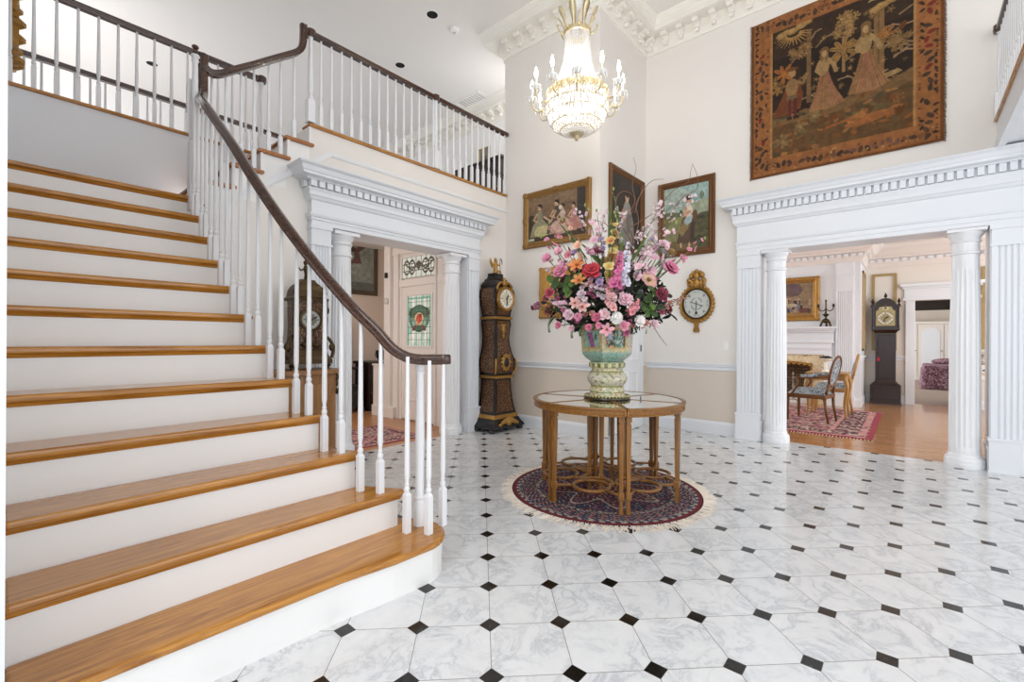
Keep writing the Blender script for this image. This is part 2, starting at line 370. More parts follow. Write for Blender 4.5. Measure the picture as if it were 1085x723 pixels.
# ------------------------------------------------------------------ walls
def opening_wall(name, boxes, mat='wall_paint'):
    mb = MB()
    for b in boxes: mb.box(*b)
    return struct(name, mb, mat)
# right wall (with the living-room opening)
opening_wall('wall_right', [(UC, UC + .27, 1.38, 2.9, 0, ZC), (UC, UC + .27, -4.2, -.59, 0, ZC), (UC, UC + .27, -.59, 1.38, 2.37, ZC)])
# corner block (alcove wall), back wall with the entry opening
opening_wall('wall_corner', [(UA, UC + .27, VB, 4.49, 0, ZC)])
steps = [(.014, 1.16, 2.10), (1.16, 1.385, 2.26), (1.385, 1.61, 2.46), (1.61, 1.845, 2.655), (1.845, 2.07, 2.85)]
bx = [(a, b, VL, VL + .29, 0, t) for a, b, t in steps]
bx += [(2.07, 2.25, VL, VL + .29, 0, Z2 - .03), (4.15, UA, VL, VL + .29, 0, Z2 - .03), (2.25, 4.15, VL, VL + .29, 2.385, Z2 - .03)]
opening_wall('wall_back', bx)
opening_wall('wall_left', [(-.20, .0283, 1.80, 7.1, 0, ZC)], 'white_paint')
opening_wall('wall_gallery', [(UC, UC + .27, 4.49, 10.5, Z2, ZC), (-2.5, 6.55, 10.5, 10.7, 2.0, ZC)], 'white_wall')
opening_wall('wall_landing', [(.014, 2.07, 5.64, 5.70, 2.2, Z2 - .03)], 'white_paint')
# ceiling over hall and gallery
mb = MB(); mb.box(-2.6, 6.6, -4.2, 10.7, ZC, ZC + .1); struct('ceiling', mb, 'ceiling_paint')

# chair rail, base boards
CR = [(0, .835), (.012, .835), (.016, .85), (.008, .858), (.010, .875), (.024, .89), (.024, .902), (.034, .91), (.034, .925), (0, .925)]
BB = [(0, 0), (.018, 0), (.018, .13), (.012, .15), (.006, .165), (0, .165)]
mb = MB()
mb.mold([(4.34, VL), (UA, VL), ], CR[::1]); mb.mold([(UA, 4.46), (UA, 2.9)], CR); mb.mold([(UC, 2.86), (UC, 1.63)], CR); struct('trim_5', mb, 'white_paint')
mb = MB(); mb.mold([(4.34, VL), (UA, VL), (UA, VB)], BB); struct('baseboard_back', mb, 'white_paint')
mb = MB(); mb.mold([(UC, VB), (UC, 1.63)], BB); struct('baseboard_right', mb, 'white_paint')
mb = MB(); mb.mold([(.014, VL), (2.05, VL)], BB); struct('baseboard_left', mb, 'white_paint')

# crown with modillions
prof = [(0, 5.34), (.02, 5.34), (.03, 5.37), (.05, 5.40), (.06, 5.415), (.06, 5.53), (.20, 5.53), (.235, 5.535), (.235, 5.60), (.245, 5.61), (.25, 5.64), (.285, 5.68), (.29, 5.695), (.29, ZC + .02), (0, ZC + .02)]
cpath = [(UC, 10.49), (UC, 4.49), (UA, 4.49), (UA, VB), (UC, VB), (UC, -4.2)]
mb = MB(); mb.mold(cpath, prof)
def modillion(mb, x, y, nx, ny):
    # S-shaped bracket projecting along (nx, ny) under the soffit
    pr = [(.055, 5.425), (.075, 5.42), (.09, 5.44), (.085, 5.465), (.12, 5.485), (.15, 5.475), (.165, 5.48), (.178, 5.498), (.172, 5.528), (.055, 5.528)]
    tx, ty = -ny, nx; r = []
    for s_ in (-.04, .04): r.append([(x + nx * o + tx * s_, y + ny * o + ty * s_, z) for o, z in pr])
    mb.rings(r)
    pr2 = [(.055, 5.375), (.1, 5.37), (.115, 5.39), (.1, 5.412), (.055, 5.415)]
    r = []
    for s_ in (-.025, .025): r.append([(x + nx * o + tx * s_, y + ny * o + ty * s_, z) for o, z in pr2])
    mb.rings(r)
for (x0, y0), (x1, y1) in zip(cpath[:-1], cpath[1:]):
    L = math.hypot(x1 - x0, y1 - y0); dx, dy = (x1 - x0) / L, (y1 - y0) / L; nx, ny = dy, -dx; n = int(L / .215)
    for i in range(n): 
        q = (i + .5) * L / n; modillion(mb, x0 + dx * q, y0 + dy * q, nx, ny)
struct('trim_6', mb, 'crown_paint')

# ------------------------------------------------------------------ classical doorway surrounds, built in local x (along wall) / y (into wall) and placed by a matrix
def place(mb, kind):
    if kind == 'back': return Matrix.Identity(4)
    return Matrix(((0, 1, 0, 0), (-1, 0, 0, 0), (0, 0, 1, 0), (0, 0, 0, 1)))    # x -> -V, y -> +U
def surround(name, kind, x0, x1, xo0, xo1, yw, zs):
    # x0..x1 clear opening, xo0..xo1 outer pilaster edges, yw wall face; zs = (arch0, arch1, frieze1, dent0, dent1, corona, top)
    a0, a1, f1, d0, d1, c1, top = zs; mb = MB(); mb.xf = place(mb, kind); pj = .085; yf = yw - pj
    # pilasters with flutes, plinth, capital
    for p0, p1 in ((xo0, x0), (x1, xo1)):
        w = p1 - p0; nf = 5; fw = (w - .05) / nf; poly = [(p0, yf)]
        for i in range(nf):
            q = p0 + .025 + i * fw; e = fw * .16
            poly += [(q + e, yf), (q + e, yf + .008), (q + fw / 2, yf + .013), (q + fw - e, yf + .008), (q + fw - e, yf)]
        poly += [(p1, yf), (p1, yw + .05), (p0, yw + .05)]
        mb.prism(poly, .325, a0 - .19)
        mb.box(p0 - .012, p1 + .012, yf - .012, yw + .02, 0, .30); mb.box(p0 - .02, p1 + .02, yf - .02, yw + .02, .30, .325)
        mb.box(p0 - .018, p1 + .018, yf - .018, yw + .02, 0, .02)
        mb.box(p0, p1, yf, yw + .05, a0 - .19, a0)
        mb.box(p0 - .010, p1 + .010, yf - .010, yw + .02, a0 - .20, a0 - .18); mb.box(p0 - .012, p1 + .012, yf - .012, yw + .02, a0 - .04, a0)
    # jambs inside the opening with a small base
    for p, s_ in ((x0, 1), (x1, -1)):
        mb.box(min(p, p + s_ * .0155), max(p, p + s_ * .0155), yw - .03, yw + .292, .0, .21); mb.box(min(p, p + s_ * .0215), max(p, p + s_ * .0215), yw - .035, yw + .29, .21, .235)
        mb.box(p - .008, p + .008, yf + .02, yw + .285, 0, a0)
    ex0, ex1 = xo0, xo1
    P = [(0, a0), (.0, a0 + .045), (.010, a0 + .047), (.010, a1 - .035), (.022, a1 - .03), (.030, a1 - .008), (.030, a1), (.004, a1 + .004), (.004, f1), (.02, f1 + .008), (.035, f1 + .035),
         (.045, f1 + .04), (.045, f1 + .075), (.06, d0 - .006), (.036, d0 - .002), (.036, d1 + .002), (.085, d1 + .006), (.085, d1 + .02), (.15, d1 + .028), (.15, c1), (.16, c1 + .006), (.175, top - .03), (.20, top - .012), (.205, top), (-.12, top), (-.12, a0)]
    mb.mold([(ex1, yw + .02), (ex1, yf), (ex0, yf), (ex0, yw + .02)][::-1], P)
    n = int((ex1 - ex0 + .11) / (.078 if kind == 'back' else .068)); st = (ex1 - ex0 + .11) / n
    for i in range(n): mb.box(ex0 - .055 + i * st + .011, ex0 - .055 + (i + 1) * st - .011, yf - .082, yf - .03, d0, d1 + .003)
    for s_, e in ((-1, ex0), (1, ex1)):
        for q in (.0, .075): mb.box(min(e + s_ * .04, e + s_ * .082), max(e + s_ * .04, e + s_ * .082), yf + q - .0, yf + q + .05, d0, d1)
    # architrave soffit back
    mb.box(x0 - .02, x1 + .02, yf + .02, yw + .285, a0 - .003, a0 + .05)
    return struct(name, mb, 'white_paint')
surround('trim_7', 'back', 2.25, 4.15, 2.05, 4.34, VL, (2.345, 2.45, 2.58, 2.695, 2.75, 2.80, 2.875))
surround('trim_8', 'right', -1.38, .59, -1.63, .84, UC, (2.33, 2.46, 2.66, 2.80, 2.875, 2.93, 3.0))

# panel mouldings on the fascia above the back doorway, slanted stringer band
mb = MB(); mb.mold([(2.28, VL), (4.97, VL)], [(0, 3.085), (.012, 3.085), (.022, 3.10), (.022, 3.115), (.008, 3.125), (0, 3.125)]); struct('trim_9', mb, 'white_gloss')
mb = MB()
rs = []
for u, z in ((.9, 2.05), (2.30, 3.10)): rs.append([(u, VL - .02, z), (u, VL, z), (u, VL, z + .06), (u, VL - .02, z + .06)])
mb.rings(rs); struct('trim_10', mb, 'white_gloss')

# ------------------------------------------------------------------ columns
def column(label, x, y):
    t = thing('fluted_column', label, 'column', (x, y, 0), 0, 'fluted doorway columns')
    mb = MB(); mb.lathe([(.150, 0), (.152, .035), (.150, .045), (.148, .05), (.150, .065), (.146, .085), (.135, .098), (.128, .105), (.126, .12), (.118, .135)], 40)
    mb.build('base', 'white_gloss', t, 'auto')
    mb = MB(); NF = 20
    def fl(a, h, r):
        d = 1 if .20 < h < 1.93 else 0
        w = abs(((a * NF / (2 * pi)) % 1) - .5) * 2
        return 1 - d * .07 * sqrt(max(0, 1 - (w / .8) ** 2)) if w < .8 else 1
    pr = [(.118, .13), (.117, .19), (.117, .205), (.1165, .6), (.115, 1.0), (.111, 1.4), (.105, 1.75), (.101, 1.925), (.101, 1.94), (.100, 2.09)]
    mb.lathe(pr, NF * 8, mod=fl); mb.build('shaft', 'white_gloss', t, 'auto')
    mb = MB(); mb.lathe([(.100, 2.08), (.113, 2.09), (.115, 2.10), (.113, 2.11), (.102, 2.118), (.102, 2.20), (.112, 2.205), (.116, 2.215), (.112, 2.225), (.105, 2.23), (.110, 2.25), (.126, 2.275), (.132, 2.285), (.134, 2.30)], 40)
    mb.box(-.140, .140, -.140, .140, 2.30, 2.334); mb.build('capital', 'white_gloss', t, 'auto'); return t
column('white fluted column of the back doorway seen through the stair balusters', 2.43, 4.52)
column('white fluted column of the back doorway beside the tall gilt clock', 3.975, 4.52)
column('left hand white fluted column of the right doorway, with the fireplace room behind it', 6.335, 1.222)
column('large white fluted column at far right, standing in the right doorway', 6.335, -.425)

# ------------------------------------------------------------------ door in the alcove wall
mb = MB(); mb.box(5.22, 6.17, VB - .022, VB + .01, 0, 2.16); mb.box(5.20, 6.19, VB - .028, VB, 2.14, 2.18)
for a, b in ((5.22, 5.25), (6.14, 6.17)): mb.box(a, b, VB - .03, VB, 0, 2.16)
struct('trim_11', mb, 'white_paint', bevel=.004)
mb = MB(); mb.box(5.33, 6.04, VB - .045, VB - .018, .01, 2.05); d2 = struct('door_2', mb, 'white_gloss')
for i, (z0, z1) in enumerate(((.2, .8), (.95, 1.95))):
    for x0, x1 in ((5.42, 5.65), (5.72, 5.95)):
        mb = MB(); mb.rectframe(x1 - x0, z1 - z0, [(0, -.008), (.01, -.014), (.03, -.004), (.03, 0), (0, 0)], z0); mb.build('door_panel', 'white_gloss', d2, loc=((x0 + x1) / 2, VB - .045, 0))
for z in (.3, 1.07, 1.8):
    mb = MB(); mb.lathe([(.008, 0), (.008, .09)], 8, (6.05, VB - .05), z); mb.build('hinge', 'dark_iron', d2)

# ------------------------------------------------------------------ entry room beyond the back doorway
opening_wall('wall_entry', [(4.19, 4.4, 4.76, 6.22, 0, 2.95), (-.5, 6.2, 7.5, 7.7, 0, 3.3), (4.9, 5.1, 6.2, 7.5, 0, 3.3)], 'beige_wall')
mb = MB(); mb.box(2.10, 6.2, 4.75, 5.72, 2.90, 2.925); mb.box(-.5, 6.2, 5.72, 7.7, 2.90, 2.925); struct('ceiling_entry', mb, 'ceiling_paint')
mb = MB(); mb.box(4.08, 4.19, 6.08, 6.24, 0, 2.93); mb.box(4.14, 4.19, 5.86, 6.08, 0, 2.6); mb.box(4.13, 4.19, 4.78, 5.02, 0, 2.62); mb.box(4.12, 4.19, 4.78, 6.1, 2.52, 2.64); mb.box(4.124, 4.19, 4.9, 5.95, 2.02, 2.13)
mb.box(4.10, 4.19, 5.90, 5.93, 0, 2.55); mb.box(4.10, 4.19, 5.0, 5.03, 0, 2.55); mb.box(4.15, 4.19, 5.0, 5.9, 2.46, 2.55); struct('trim_12', mb, 'pink_white', bevel=.006)
mb = MB(); mb.box(4.07, 4.19, 6.22, 6.52, .0, .80); mb.box(4.05, 4.21, 6.20, 6.53, .80, .83); mb.box(4.055, 4.19, 6.20, 6.54, 0, .17); mb.box(4.055, 4.19, 5.95, 6.22, 0, .17); struct('trim_13', mb, 'pink_white', bevel=.006)
def art_leaded(w, h, full):
    a = Art(int(w * 170), int(h * 170), 'C9CFC6'); a.mottle(8, .2, 3)
    lead = '2E2C28'
    if full:
        a.speck(['A8C2B4', 'D8DBD2'], 5, .56, 4)
        for x in (.03, .97): a.rect(x - .06, x + .06, 0, 1, '5F9A86', .75)
        a.rect(.36, .42, .0, 1, '6FA594', .8); a.rect(.58, .64, 0, 1, '6FA594', .8); a.rect(0, 1, .93, .97, '5C9884', .8)
        a.ell(.5, .55, .40, .25, '3F6E58', al=.85); a.ell(.25, .66, .2, .1, '4C5F4A'); a.ell(.75, .66, .2, .1, '4C5F4A'); a.ell(.5, .74, .28, .06, '456B58')
        a.ell(.5, .52, .2, .14, 'C8B489'); a.ell(.5, .54, .13, .09, 'B24A3E'); a.ell(.46, .48, .05, .05, 'C9683F'); a.ell(.56, .6, .06, .04, '8E2F2C'); a.ell(.3, .46, .08, .06, '7FA38E'); a.ell(.7, .46, .08, .06, '7FA38E')
        a.ell(.5, .34, .16, .07, '35604C'); a.ell(.32, .36, .12, .05, '6B4A44', 20); a.ell(.68, .36, .12, .05, '6B4A44', -20)
        for q in range(0, 7): a.line([(q / 6, 0), (q / 6, 1)], .006, lead)
        for q in range(0, 9): a.line([(0, q / 8), (1, q / 8)], .004, lead)
        for r in (.41, .21): a.put(np.abs(((a.u - .5) / r) ** 2 + ((a.t - .55) / (r * .62)) ** 2 - 1) < .07, lead)
    else:
        for q in range(0, 8): a.line([(q / 7, 0), (q / 7, 1)], .018, lead)
        for q in range(0, 4): a.line([(0, q / 3), (1, q / 3)], .016, lead)
        for cx in (.14, .86, .3, .7):
            a.put(np.abs(((a.u - cx) / .09) ** 2 + ((a.t - .5) / .32) ** 2 - 1) < .3, '4A423C')
        a.ell(.5, .55, .06, .2, '4A423C'); a.line([(.08, .7), (.3, .35), (.5, .75), (.7, .35), (.92, .7)], .04, '4A423C'); a.line([(.2, .5), (.8, .5)], .03, '55504A')
    return a
d1 = MB(); d1.box(4.155, 4.19, 5.03, 5.90, .02, 2.02); d1 = struct('door_1', d1, 'pink_white')
R90 = -90
def on_right(mbo, u, v, z):  # helper: rotate an object built facing -Y so that it faces -U
    mbo.location = (u, v, z); mbo.rotation_euler = (0, 0, radians(-90)); return mbo
g1 = art_leaded(.56, .74, True).mesh('leaded_pane', .56, .74, 'leaded_glass', d1); on_right(g1, 4.15, 5.435, 1.13); g1['label'] = 'stained glass pane with a crest in green and red'
mb = MB(); mb.rectframe(.62, .80, [(0, 0), (0, -.014), (.02, -.018), (.03, -.008), (.03, 0)]); o = mb.build('glazing_bead', 'pink_white', d1); on_right(o, 4.155, 5.435, 1.10)
for v0, v1 in ((5.12, 5.42), (5.5, 5.80)):
    mb = MB(); mb.rectframe(v1 - v0, .6, [(0, 0), (0, -.01), (.02, -.014), (.035, -.003), (.035, 0)]); o = mb.build('door_panel', 'pink_white', d1); on_right(o, 4.155, (v0 + v1) / 2, .3)
for z in (.35, .98, 1.70):
    mb = MB(); mb.lathe([(.008, 0), (.008, .11)], 8, (4.145, 5.06), z); mb.build('hinge', 'dark_iron', d1)
w1 = art_leaded(.80, .32, False).mesh('window_1', .80, .31, 'leaded_glass', None, kind='structure'); on_right(w1, 4.15, 5.45, 2.15)

# ------------------------------------------------------------------ living room beyond the right doorway
XB, XW = 10.63, 11.80
opening_wall('wall_living', [(XW, XW + .15, -.10, .67, 0, 3.15), (XW, XW + .15, -4.2, -.82, 0, 3.15), (XW, XW + .15, -.82, -.10, 2.03, 3.15), (XB + .02, XW + .15, 3.0, 6.0, 0, 3.15)], 'cream_wall')
mb = MB(); mb.box(XB, XW, .67, 1.40, 0, 3.15); mb.box(XB, XW, 2.22, 3.0, 0, 3.15); mb.box(XB, XW, 1.40, 2.22, .80, 3.15); mb.box(XB + .5, XW, 1.4, 2.22, 0, .8); struct('wall_fireplace', mb, 'white_paint')
mb = MB(); mb.box(6.55, 12, -4.2, 6.0, 3.12, 3.2); struct('ceiling_living', mb, 'ceiling_paint')
mb = MB(); lp = [(XB, 6.0), (XB, .67), (XW, .67), (XW, -4.2)]
mb.mold(lp, [(0, 2.72), (.02, 2.72), (.035, 2.76), (.05, 2.79), (.06, 2.80), (.06, 2.88), (.10, 2.89), (.12, 2.92), (.17, 2.95), (.24, 3.03), (.29, 3.07), (.30, 3.13), (0, 3.13)])
struct('trim_14', mb, 'pink_white')
mb = MB()
for v in np.arange(.5, 5.0, .11): mb.box(XB - .09, XB - .055, v + .02, v + .09, 2.82, 2.875)
for v in np.arange(-3.0, .6, .125): mb.box(XW - .09, XW - .055, v + .02, v + .10, 2.82, 2.875)
struct('trim_15', mb, 'white_paint')
# fluted overmantel pilasters
mb = MB(); mb.xf = place(mb, 'right')
for c in (-.905, -2.72):
    w = .27; poly = [(c - w / 2, XB - .05)]
    for i in range(7):
        q = c - w / 2 + .02 + i * (w - .04) / 7; e = .006; f = (w - .04) / 7
        poly += [(q + e, XB - .05), (q + f / 2, XB - .036), (q + f - e, XB - .05)]
    poly += [(c + w / 2, XB - .05), (c + w / 2, XB), (c - w / 2, XB)]
    mb.prism(poly, .2, 2.18); mb.box(c - w / 2 - .02, c + w / 2 + .02, XB - .07, XB, 0, .2); mb.box(c - w / 2, c + w / 2, XB - .05, XB, 2.18, 2.72)
    mb.box(c - w / 2 - .012, c + w / 2 + .012, XB - .065, XB, 2.17, 2.20); mb.box(c - w / 2 - .012, c + w / 2 + .012, XB - .065, XB, 2.46, 2.49); mb.box(c - .09, c + .09, XB - .058, XB, 2.24, 2.42)
# mantel with panelled frieze
mb.box(-2.55, -1.07, XB - .06, XB, 1.22, 1.44); mb.box(-2.565, -1.055, XB - .105, XB, 1.405, 1.442); mb.box(-2.60, -1.02, XB - .20, XB, 1.475, 1.51); mb.box(-2.57, -1.05, XB - .15, XB, 1.44, 1.475); mb.box(-2.56, -1.06, XB - .1, XB, 1.197, 1.235)
for a, b in ((-2.5, -1.87), (-1.75, -1.12)): mb.box(a, b, XB - .07, XB, 1.27, 1.37)
for a, b in ((-2.52, -2.40), (-1.22, -1.10)): mb.box(a, b, XB - .08, XB, 0, 1.2)
mb.box(-2.40, -1.22, XB - .079, XB, .97, 1.195); mb.box(-2.5, -1.12, XB - .095, XB, 1.08, 1.12)
mb.box(-2.45, -1.22, XB - .012, XB, 1.62, 1.66); mb.box(-2.45, -1.22, XB - .012, XB, 2.56, 2.60)
struct('trim_16', mb, 'white_paint')
mb = MB(); mb.xf = place(mb, 'right'); mb.box(-2.40, -2.20, XB - .035, XB + .01, 0, .80); mb.box(-1.42, -1.22, XB - .035, XB + .01, 0, .80); mb.box(-2.40, -1.22, XB - .035, XB + .01, .80, .97); struct('trim_17', mb, 'cream_marble')
mb = MB(); mb.box(XB + .46, XB + .5, 1.40, 2.22, 0, .8); mb.box(XB, XB + .48, 1.40, 1.44, 0, .8); mb.box(XB, XB + .48, 2.18, 2.22, 0, .8)
o = MB(); o.box(0, .82, 0, .03, 0, .8); fb = struct('trim_18', o, 'firebrick'); fb.location = (XB + .42, 2.22, 0); fb.rotation_euler = (0, 0, radians(-90))
struct('trim_19', mb, 'firebrick')
# gilt wall panels, chair rail, base, door casing
mb = MB(); mb.xf = place(mb, 'right')
def panel(x, w, z, h, t=.045): 
    for a, b, c, d in ((x, x + w, z, z + t), (x, x + w, z + h - t, z + h), (x, x + t, z + t, z + h - t), (x + w - t, x + w, z + t, z + h - t)): mb.box(a, b, XW - .03, XW, c, d)
panel(-.56, .39, 1.05, 1.54); panel(1.0, .7, 1.10, 1.50); struct('trim_20', mb, 'panel_gold')
mb = MB(); mb.box(11.0, 11.6, .645, .67, 1.05, 1.09); mb.box(11.0, 11.6, .645, .67, 2.55, 2.59); mb.box(11.0, 11.045, .645, .67, 1.05, 2.59); mb.box(11.555, 11.6, .645, .67, 1.05, 2.59); struct('trim_21', mb, 'panel_gold')
mb = MB(); mb.mold([(XB, 3.0), (XB, .67), (XW, .67), (XW, .04)], BB); mb.mold([(XB + .25, .67), (XW, .67), (XW, .04)], [(o_, z_ + .02) for o_, z_ in CR]); mb.mold([(XW, -.96), (XW, -4)], CR); mb.mold([(XW, -.96), (XW, -4)], BB); struct('baseboard_living', mb, 'white_paint')
mb = MB(); mb.xf = place(mb, 'right')
mb.box(-.04, .10, XW - .04, XW, 0, 2.05); mb.box(.82, .96, XW - .04, XW, 0, 2.05); mb.box(-.08, 1.0, XW - .05, XW, 2.03, 2.09); mb.box(-.06, .98, XW - .035, XW, 2.09, 2.30); mb.box(-.12, 1.04, XW - .09, XW, 2.30, 2.36); mb.box(-.09, 1.01, XW - .06, XW, 2.26, 2.30)
mb.box(.08, .10, XW, XW + .15, 0, 2.03); mb.box(.82, .84, XW, XW + .15, 0, 2.03); struct('trim_22', mb, 'white_paint', bevel=.005)
# bedroom shell
opening_wall('wall_bedroom', [(20.5, 20.7, -4.2, 3.0, 0, 3.1)], 'tan_wall')
mb = MB(); mb.box(12.0, 20.7, -4.2, 3.0, 3.0, 3.1); struct('ceiling_bedroom', mb, 'ceiling_paint')
mb = MB(); mb.box(12.6, 12.75, -1.2, .3, 1.88, 2.12); struct('trim_23', mb, 'dark_oak')
# ------------------------------------------------------------------ staircase
ST = thing('staircase', 'wide white staircase with polished oak treads and dark curving handrail on the left', 'staircase', (.5, 1.85, 0))
SO = Vector((.5, 1.85, 0))
def sb(mb): mb.xf = Matrix.Translation(-SO); return mb
def VN(n): return 1.865 + .225 * (n - 1)
UN = {1: 1.62, 2: 1.515, 3: 1.385, 4: 1.285, 5: 1.21, 6: 1.163, 7: 1.133, 8: 1.12, 9: 1.115, 10: 1.11, 11: 1.108, 12: 1.10, 13: 1.10}
U0 = .030
def arc(cx, cy, r, a0, a1, n=8): return [(cx + r * cos(radians(a0 + (a1 - a0) * i / n)), cy + r * sin(radians(a0 + (a1 - a0) * i / n))) for i in range(n + 1)]
for n in range(1, 13):
    v, vb, u, ub = VN(n), VN(n + 1) + .03, UN[n], UN[n + 1] if n > 1 else 1.60
    mb = sb(MB())
    if n == 1: poly = [(U0, v), (1.0, v - .03), (1.25, v - .065)] + arc(1.44, 2.005, .215, -80, 55, 12) + [(1.545, 2.24), (1.45, vb + .02), (U0, vb)]
    elif n == 12: poly = [(U0, v), (u - .02, v), (u, v + .02), (u, 4.42), (1.19, 4.42), (1.19, 5.64), (U0, 5.64)]
    else:
        k = (ub - u) / (vb - v); poly = [(U0, v), (u - .03, v), (u - .008, v + .008), (u, v + .03), (u + k * (vb - v), vb), (U0, vb)]
    mb.prism(poly, n * RZ - .033, n * RZ); mb.build('tread', 'oak_tread', ST, bevel=.013, seg=3)
    # scotia under the nosing + riser
    mb = sb(MB())
    if n == 1:
        front = [(U0, v + .035), (1.0, v + .005), (1.25, v - .03)] + arc(1.44, 2.005, .18, -80, 55, 12) + [(1.5, 2.22), (1.42, vb)]
        mb.mold(front[::-1], [(-.02, 0), (.014, 0), (.014, .012), (0, .02), (0, RZ - .033), (-.02, RZ - .033)])
    else: mb.box(U0, u - .035, v + .03, v + .05, (n - 1) * RZ - .01, n * RZ - .033)
    mb.build('riser', 'riser_paint', ST)
    mb = sb(MB())
    if n > 1:
        mb.mold([(u - .032, v + .2), (u - .032, v + .03), (U0, v + .03)][::-1], [(0, n * RZ - .052), (.008, n * RZ - .05), (.017, n * RZ - .033), (0, n * RZ - .033)])
        mb.build('cove_moulding', 'oak_tread', ST)
mb = sb(MB())
for n in range(2, 13):
    v, vb, u, ub = VN(n) + .05, VN(n + 1) + .05, UN[n] - .035, UN[min(n + 1, 13)] - .035
    if n == 12: vb = 4.44
    mb.prism([(U0, v), (u, v), (ub, vb), (U0, vb)], 0, n * RZ - .034)
mb.prism([(U0, VN(1) + .05), (1.3, VN(1) + .03)] + arc(1.44, 2.005, .165, -70, 55, 8) + [(1.48, 2.2), (U0, 2.2)], 0, RZ - .034)
mb.build('carriage', 'riser_paint', ST)
# short flight that turns right along the landing
for n, u in ((13, 1.16), (14, 1.385), (15, 1.61), (16, 1.845)):
    mb = sb(MB()); un = {13: 1.385, 14: 1.61, 15: 1.845, 16: 2.07}[n]
    mb.prism([(u - .025, 4.425), (un + .03, 4.425), (un + .03, 5.63), (u - .025, 5.63)], n * RZ - .033, n * RZ); mb.build('tread', 'oak_tread_y', ST, bevel=.013, seg=3)
    mb = sb(MB()); mb.box(u, u + .02, 4.445, 5.63, (n - 1) * RZ - .01, n * RZ - .033); mb.build('riser', 'riser_paint', ST)
    mb = sb(MB()); mb.box(u + .02, un + .02, 4.462, 5.63, (n - 1) * RZ - .22, n * RZ - .034); mb.build('carriage', 'riser_paint', ST)
mb = sb(MB()); mb.box(2.052, 2.068, 4.445, 5.63, 16 * RZ - .01, Z2 - .033); mb.build('riser', 'riser_paint', ST)
mb = sb(MB()); mb.box(U0, 1.18, 5.615, 5.638, 12 * RZ, 12 * RZ + .15); mb.build('skirting', 'oak_tread', ST)
mb = sb(MB()); mb.box(U0, 1.18, 4.46, 5.64, 12 * RZ - .2, 12 * RZ - .034); mb.build('landing_base', 'riser_paint', ST)

def baluster(parent, x, y, z0, z1, off, bh=.2, s=.033, mat='white_gloss'):
    mb = MB(); x, y, z0, z1 = x - off[0], y - off[1], z0 - off[2], z1 - off[2]
    b = z0 + bh; h = s / 2
    mb.box(x - h, x + h, y - h, y + h, z0, b)
    mb.rings([[(x - h, y - h, b), (x + h, y - h, b), (x + h, y + h, b), (x - h, y + h, b)], [(x - h * .5, y - h * .5, b + .018), (x + h * .5, y - h * .5, b + .018), (x + h * .5, y + h * .5, b + .018), (x - h * .5, y + h * .5, b + .018)]])
    r = s / 2
    pr = [(r * .55, b + .012), (r * .95, b + .025), (r * 1.0, b + .036), (r * .6, b + .05), (r * .85, b + .056), (r * .6, b + .062), (r * .62, b + .075), (r * .88, b + .10), (r * .9, b + .14), (r * .62, z1 - .02), (r * .6, z1 + .012)]
    mb.lathe(pr, 8, (x, y)); return mb.build('baluster', mat, parent, 'auto')
RAILP = [(-.030, -.026), (.030, -.026), (.033, -.018), (.026, -.006), (.031, .006), (.030, .018), (.020, .028), (0, .031), (-.020, .028), (-.030, .018), (-.031, .006), (-.026, -.006), (-.033, -.018)]
rail = [(1.665, 1.955, 1.112), (1.60, 1.985, 1.112), (1.53, 2.01, 1.114), (1.48, 2.05, 1.128), (1.432, 2.11, 1.175), (1.385, 2.185, 1.268), (1.309, 2.3, 1.395), (1.224, 2.5, 1.609), (1.157, 2.7, 1.824), (1.108, 2.9, 2.035), (1.072, 3.1, 2.245), (1.052, 3.3, 2.445),
        (1.043, 3.5, 2.615), (1.040, 3.7, 2.774), (1.040, 3.9, 2.931), (1.065, 4.1, 3.05), (1.11, 4.27, 3.15), (1.138, 4.36, 3.235), (1.146, 4.39, 3.33), (1.148, 4.40, 3.44), (1.152, 4.40, 3.57)]
mb = sb(MB()); mb.sweep(RAILP, spline(rail, 5)); mb.build('handrail', 'rail_wood', ST, 'auto')
mb = sb(MB()); mb.lathe([(.0, 1.085), (.032, 1.087), (.036, 1.095), (.036, 1.13), (.030, 1.141), (0, 1.143)], 16, (1.668, 1.953)); mb.build('handrail_end', 'rail_wood', ST, 'auto')
rail2 = [(1.15, 4.40, 3.475), (1.20, 4.40, 3.445), (1.27, 4.40, 3.462), (1.40, 4.40, 3.56), (1.541, 4.40, 3.665), (1.72, 4.40, 3.805), (1.87, 4.40, 3.92), (1.935, 4.40, 3.985), (1.962, 4.40, 4.06), (1.968, 4.40, 4.15), (1.968, 4.40, 4.245)]
mb = sb(MB()); mb.sweep(RAILP, spline(rail2, 5)); mb.build('handrail', 'rail_wood', ST, 'auto')
RP = spline(rail[2:], 8)
def rail_at(v):
    return min(RP, key=lambda p: abs(p[1] - v))
for n in range(2, 13):
    for dv in ((.055, .165) if n < 12 else (.05,)):
        v = VN(n) + dv; p = rail_at(v); u = np.interp(v, [1.9, 2.125, 2.227, 2.342, 2.457, 2.573, 2.692, 2.767, 2.876, 3.1, 3.4, 3.8, 4.4], [1.5, 1.395, 1.344, 1.291, 1.247, 1.207, 1.187, 1.146, 1.131, 1.075, 1.055, 1.05, 1.06])
        baluster(ST, u, v, n * RZ, p[2] - .02, SO, .17 + .02 * (dv > .1))
for u, v in ((1.458, 2.005), (1.524, 1.905), (1.649, 1.939)): baluster(ST, u, v, RZ, 1.10 if v < 2 else 1.12, SO, .2)
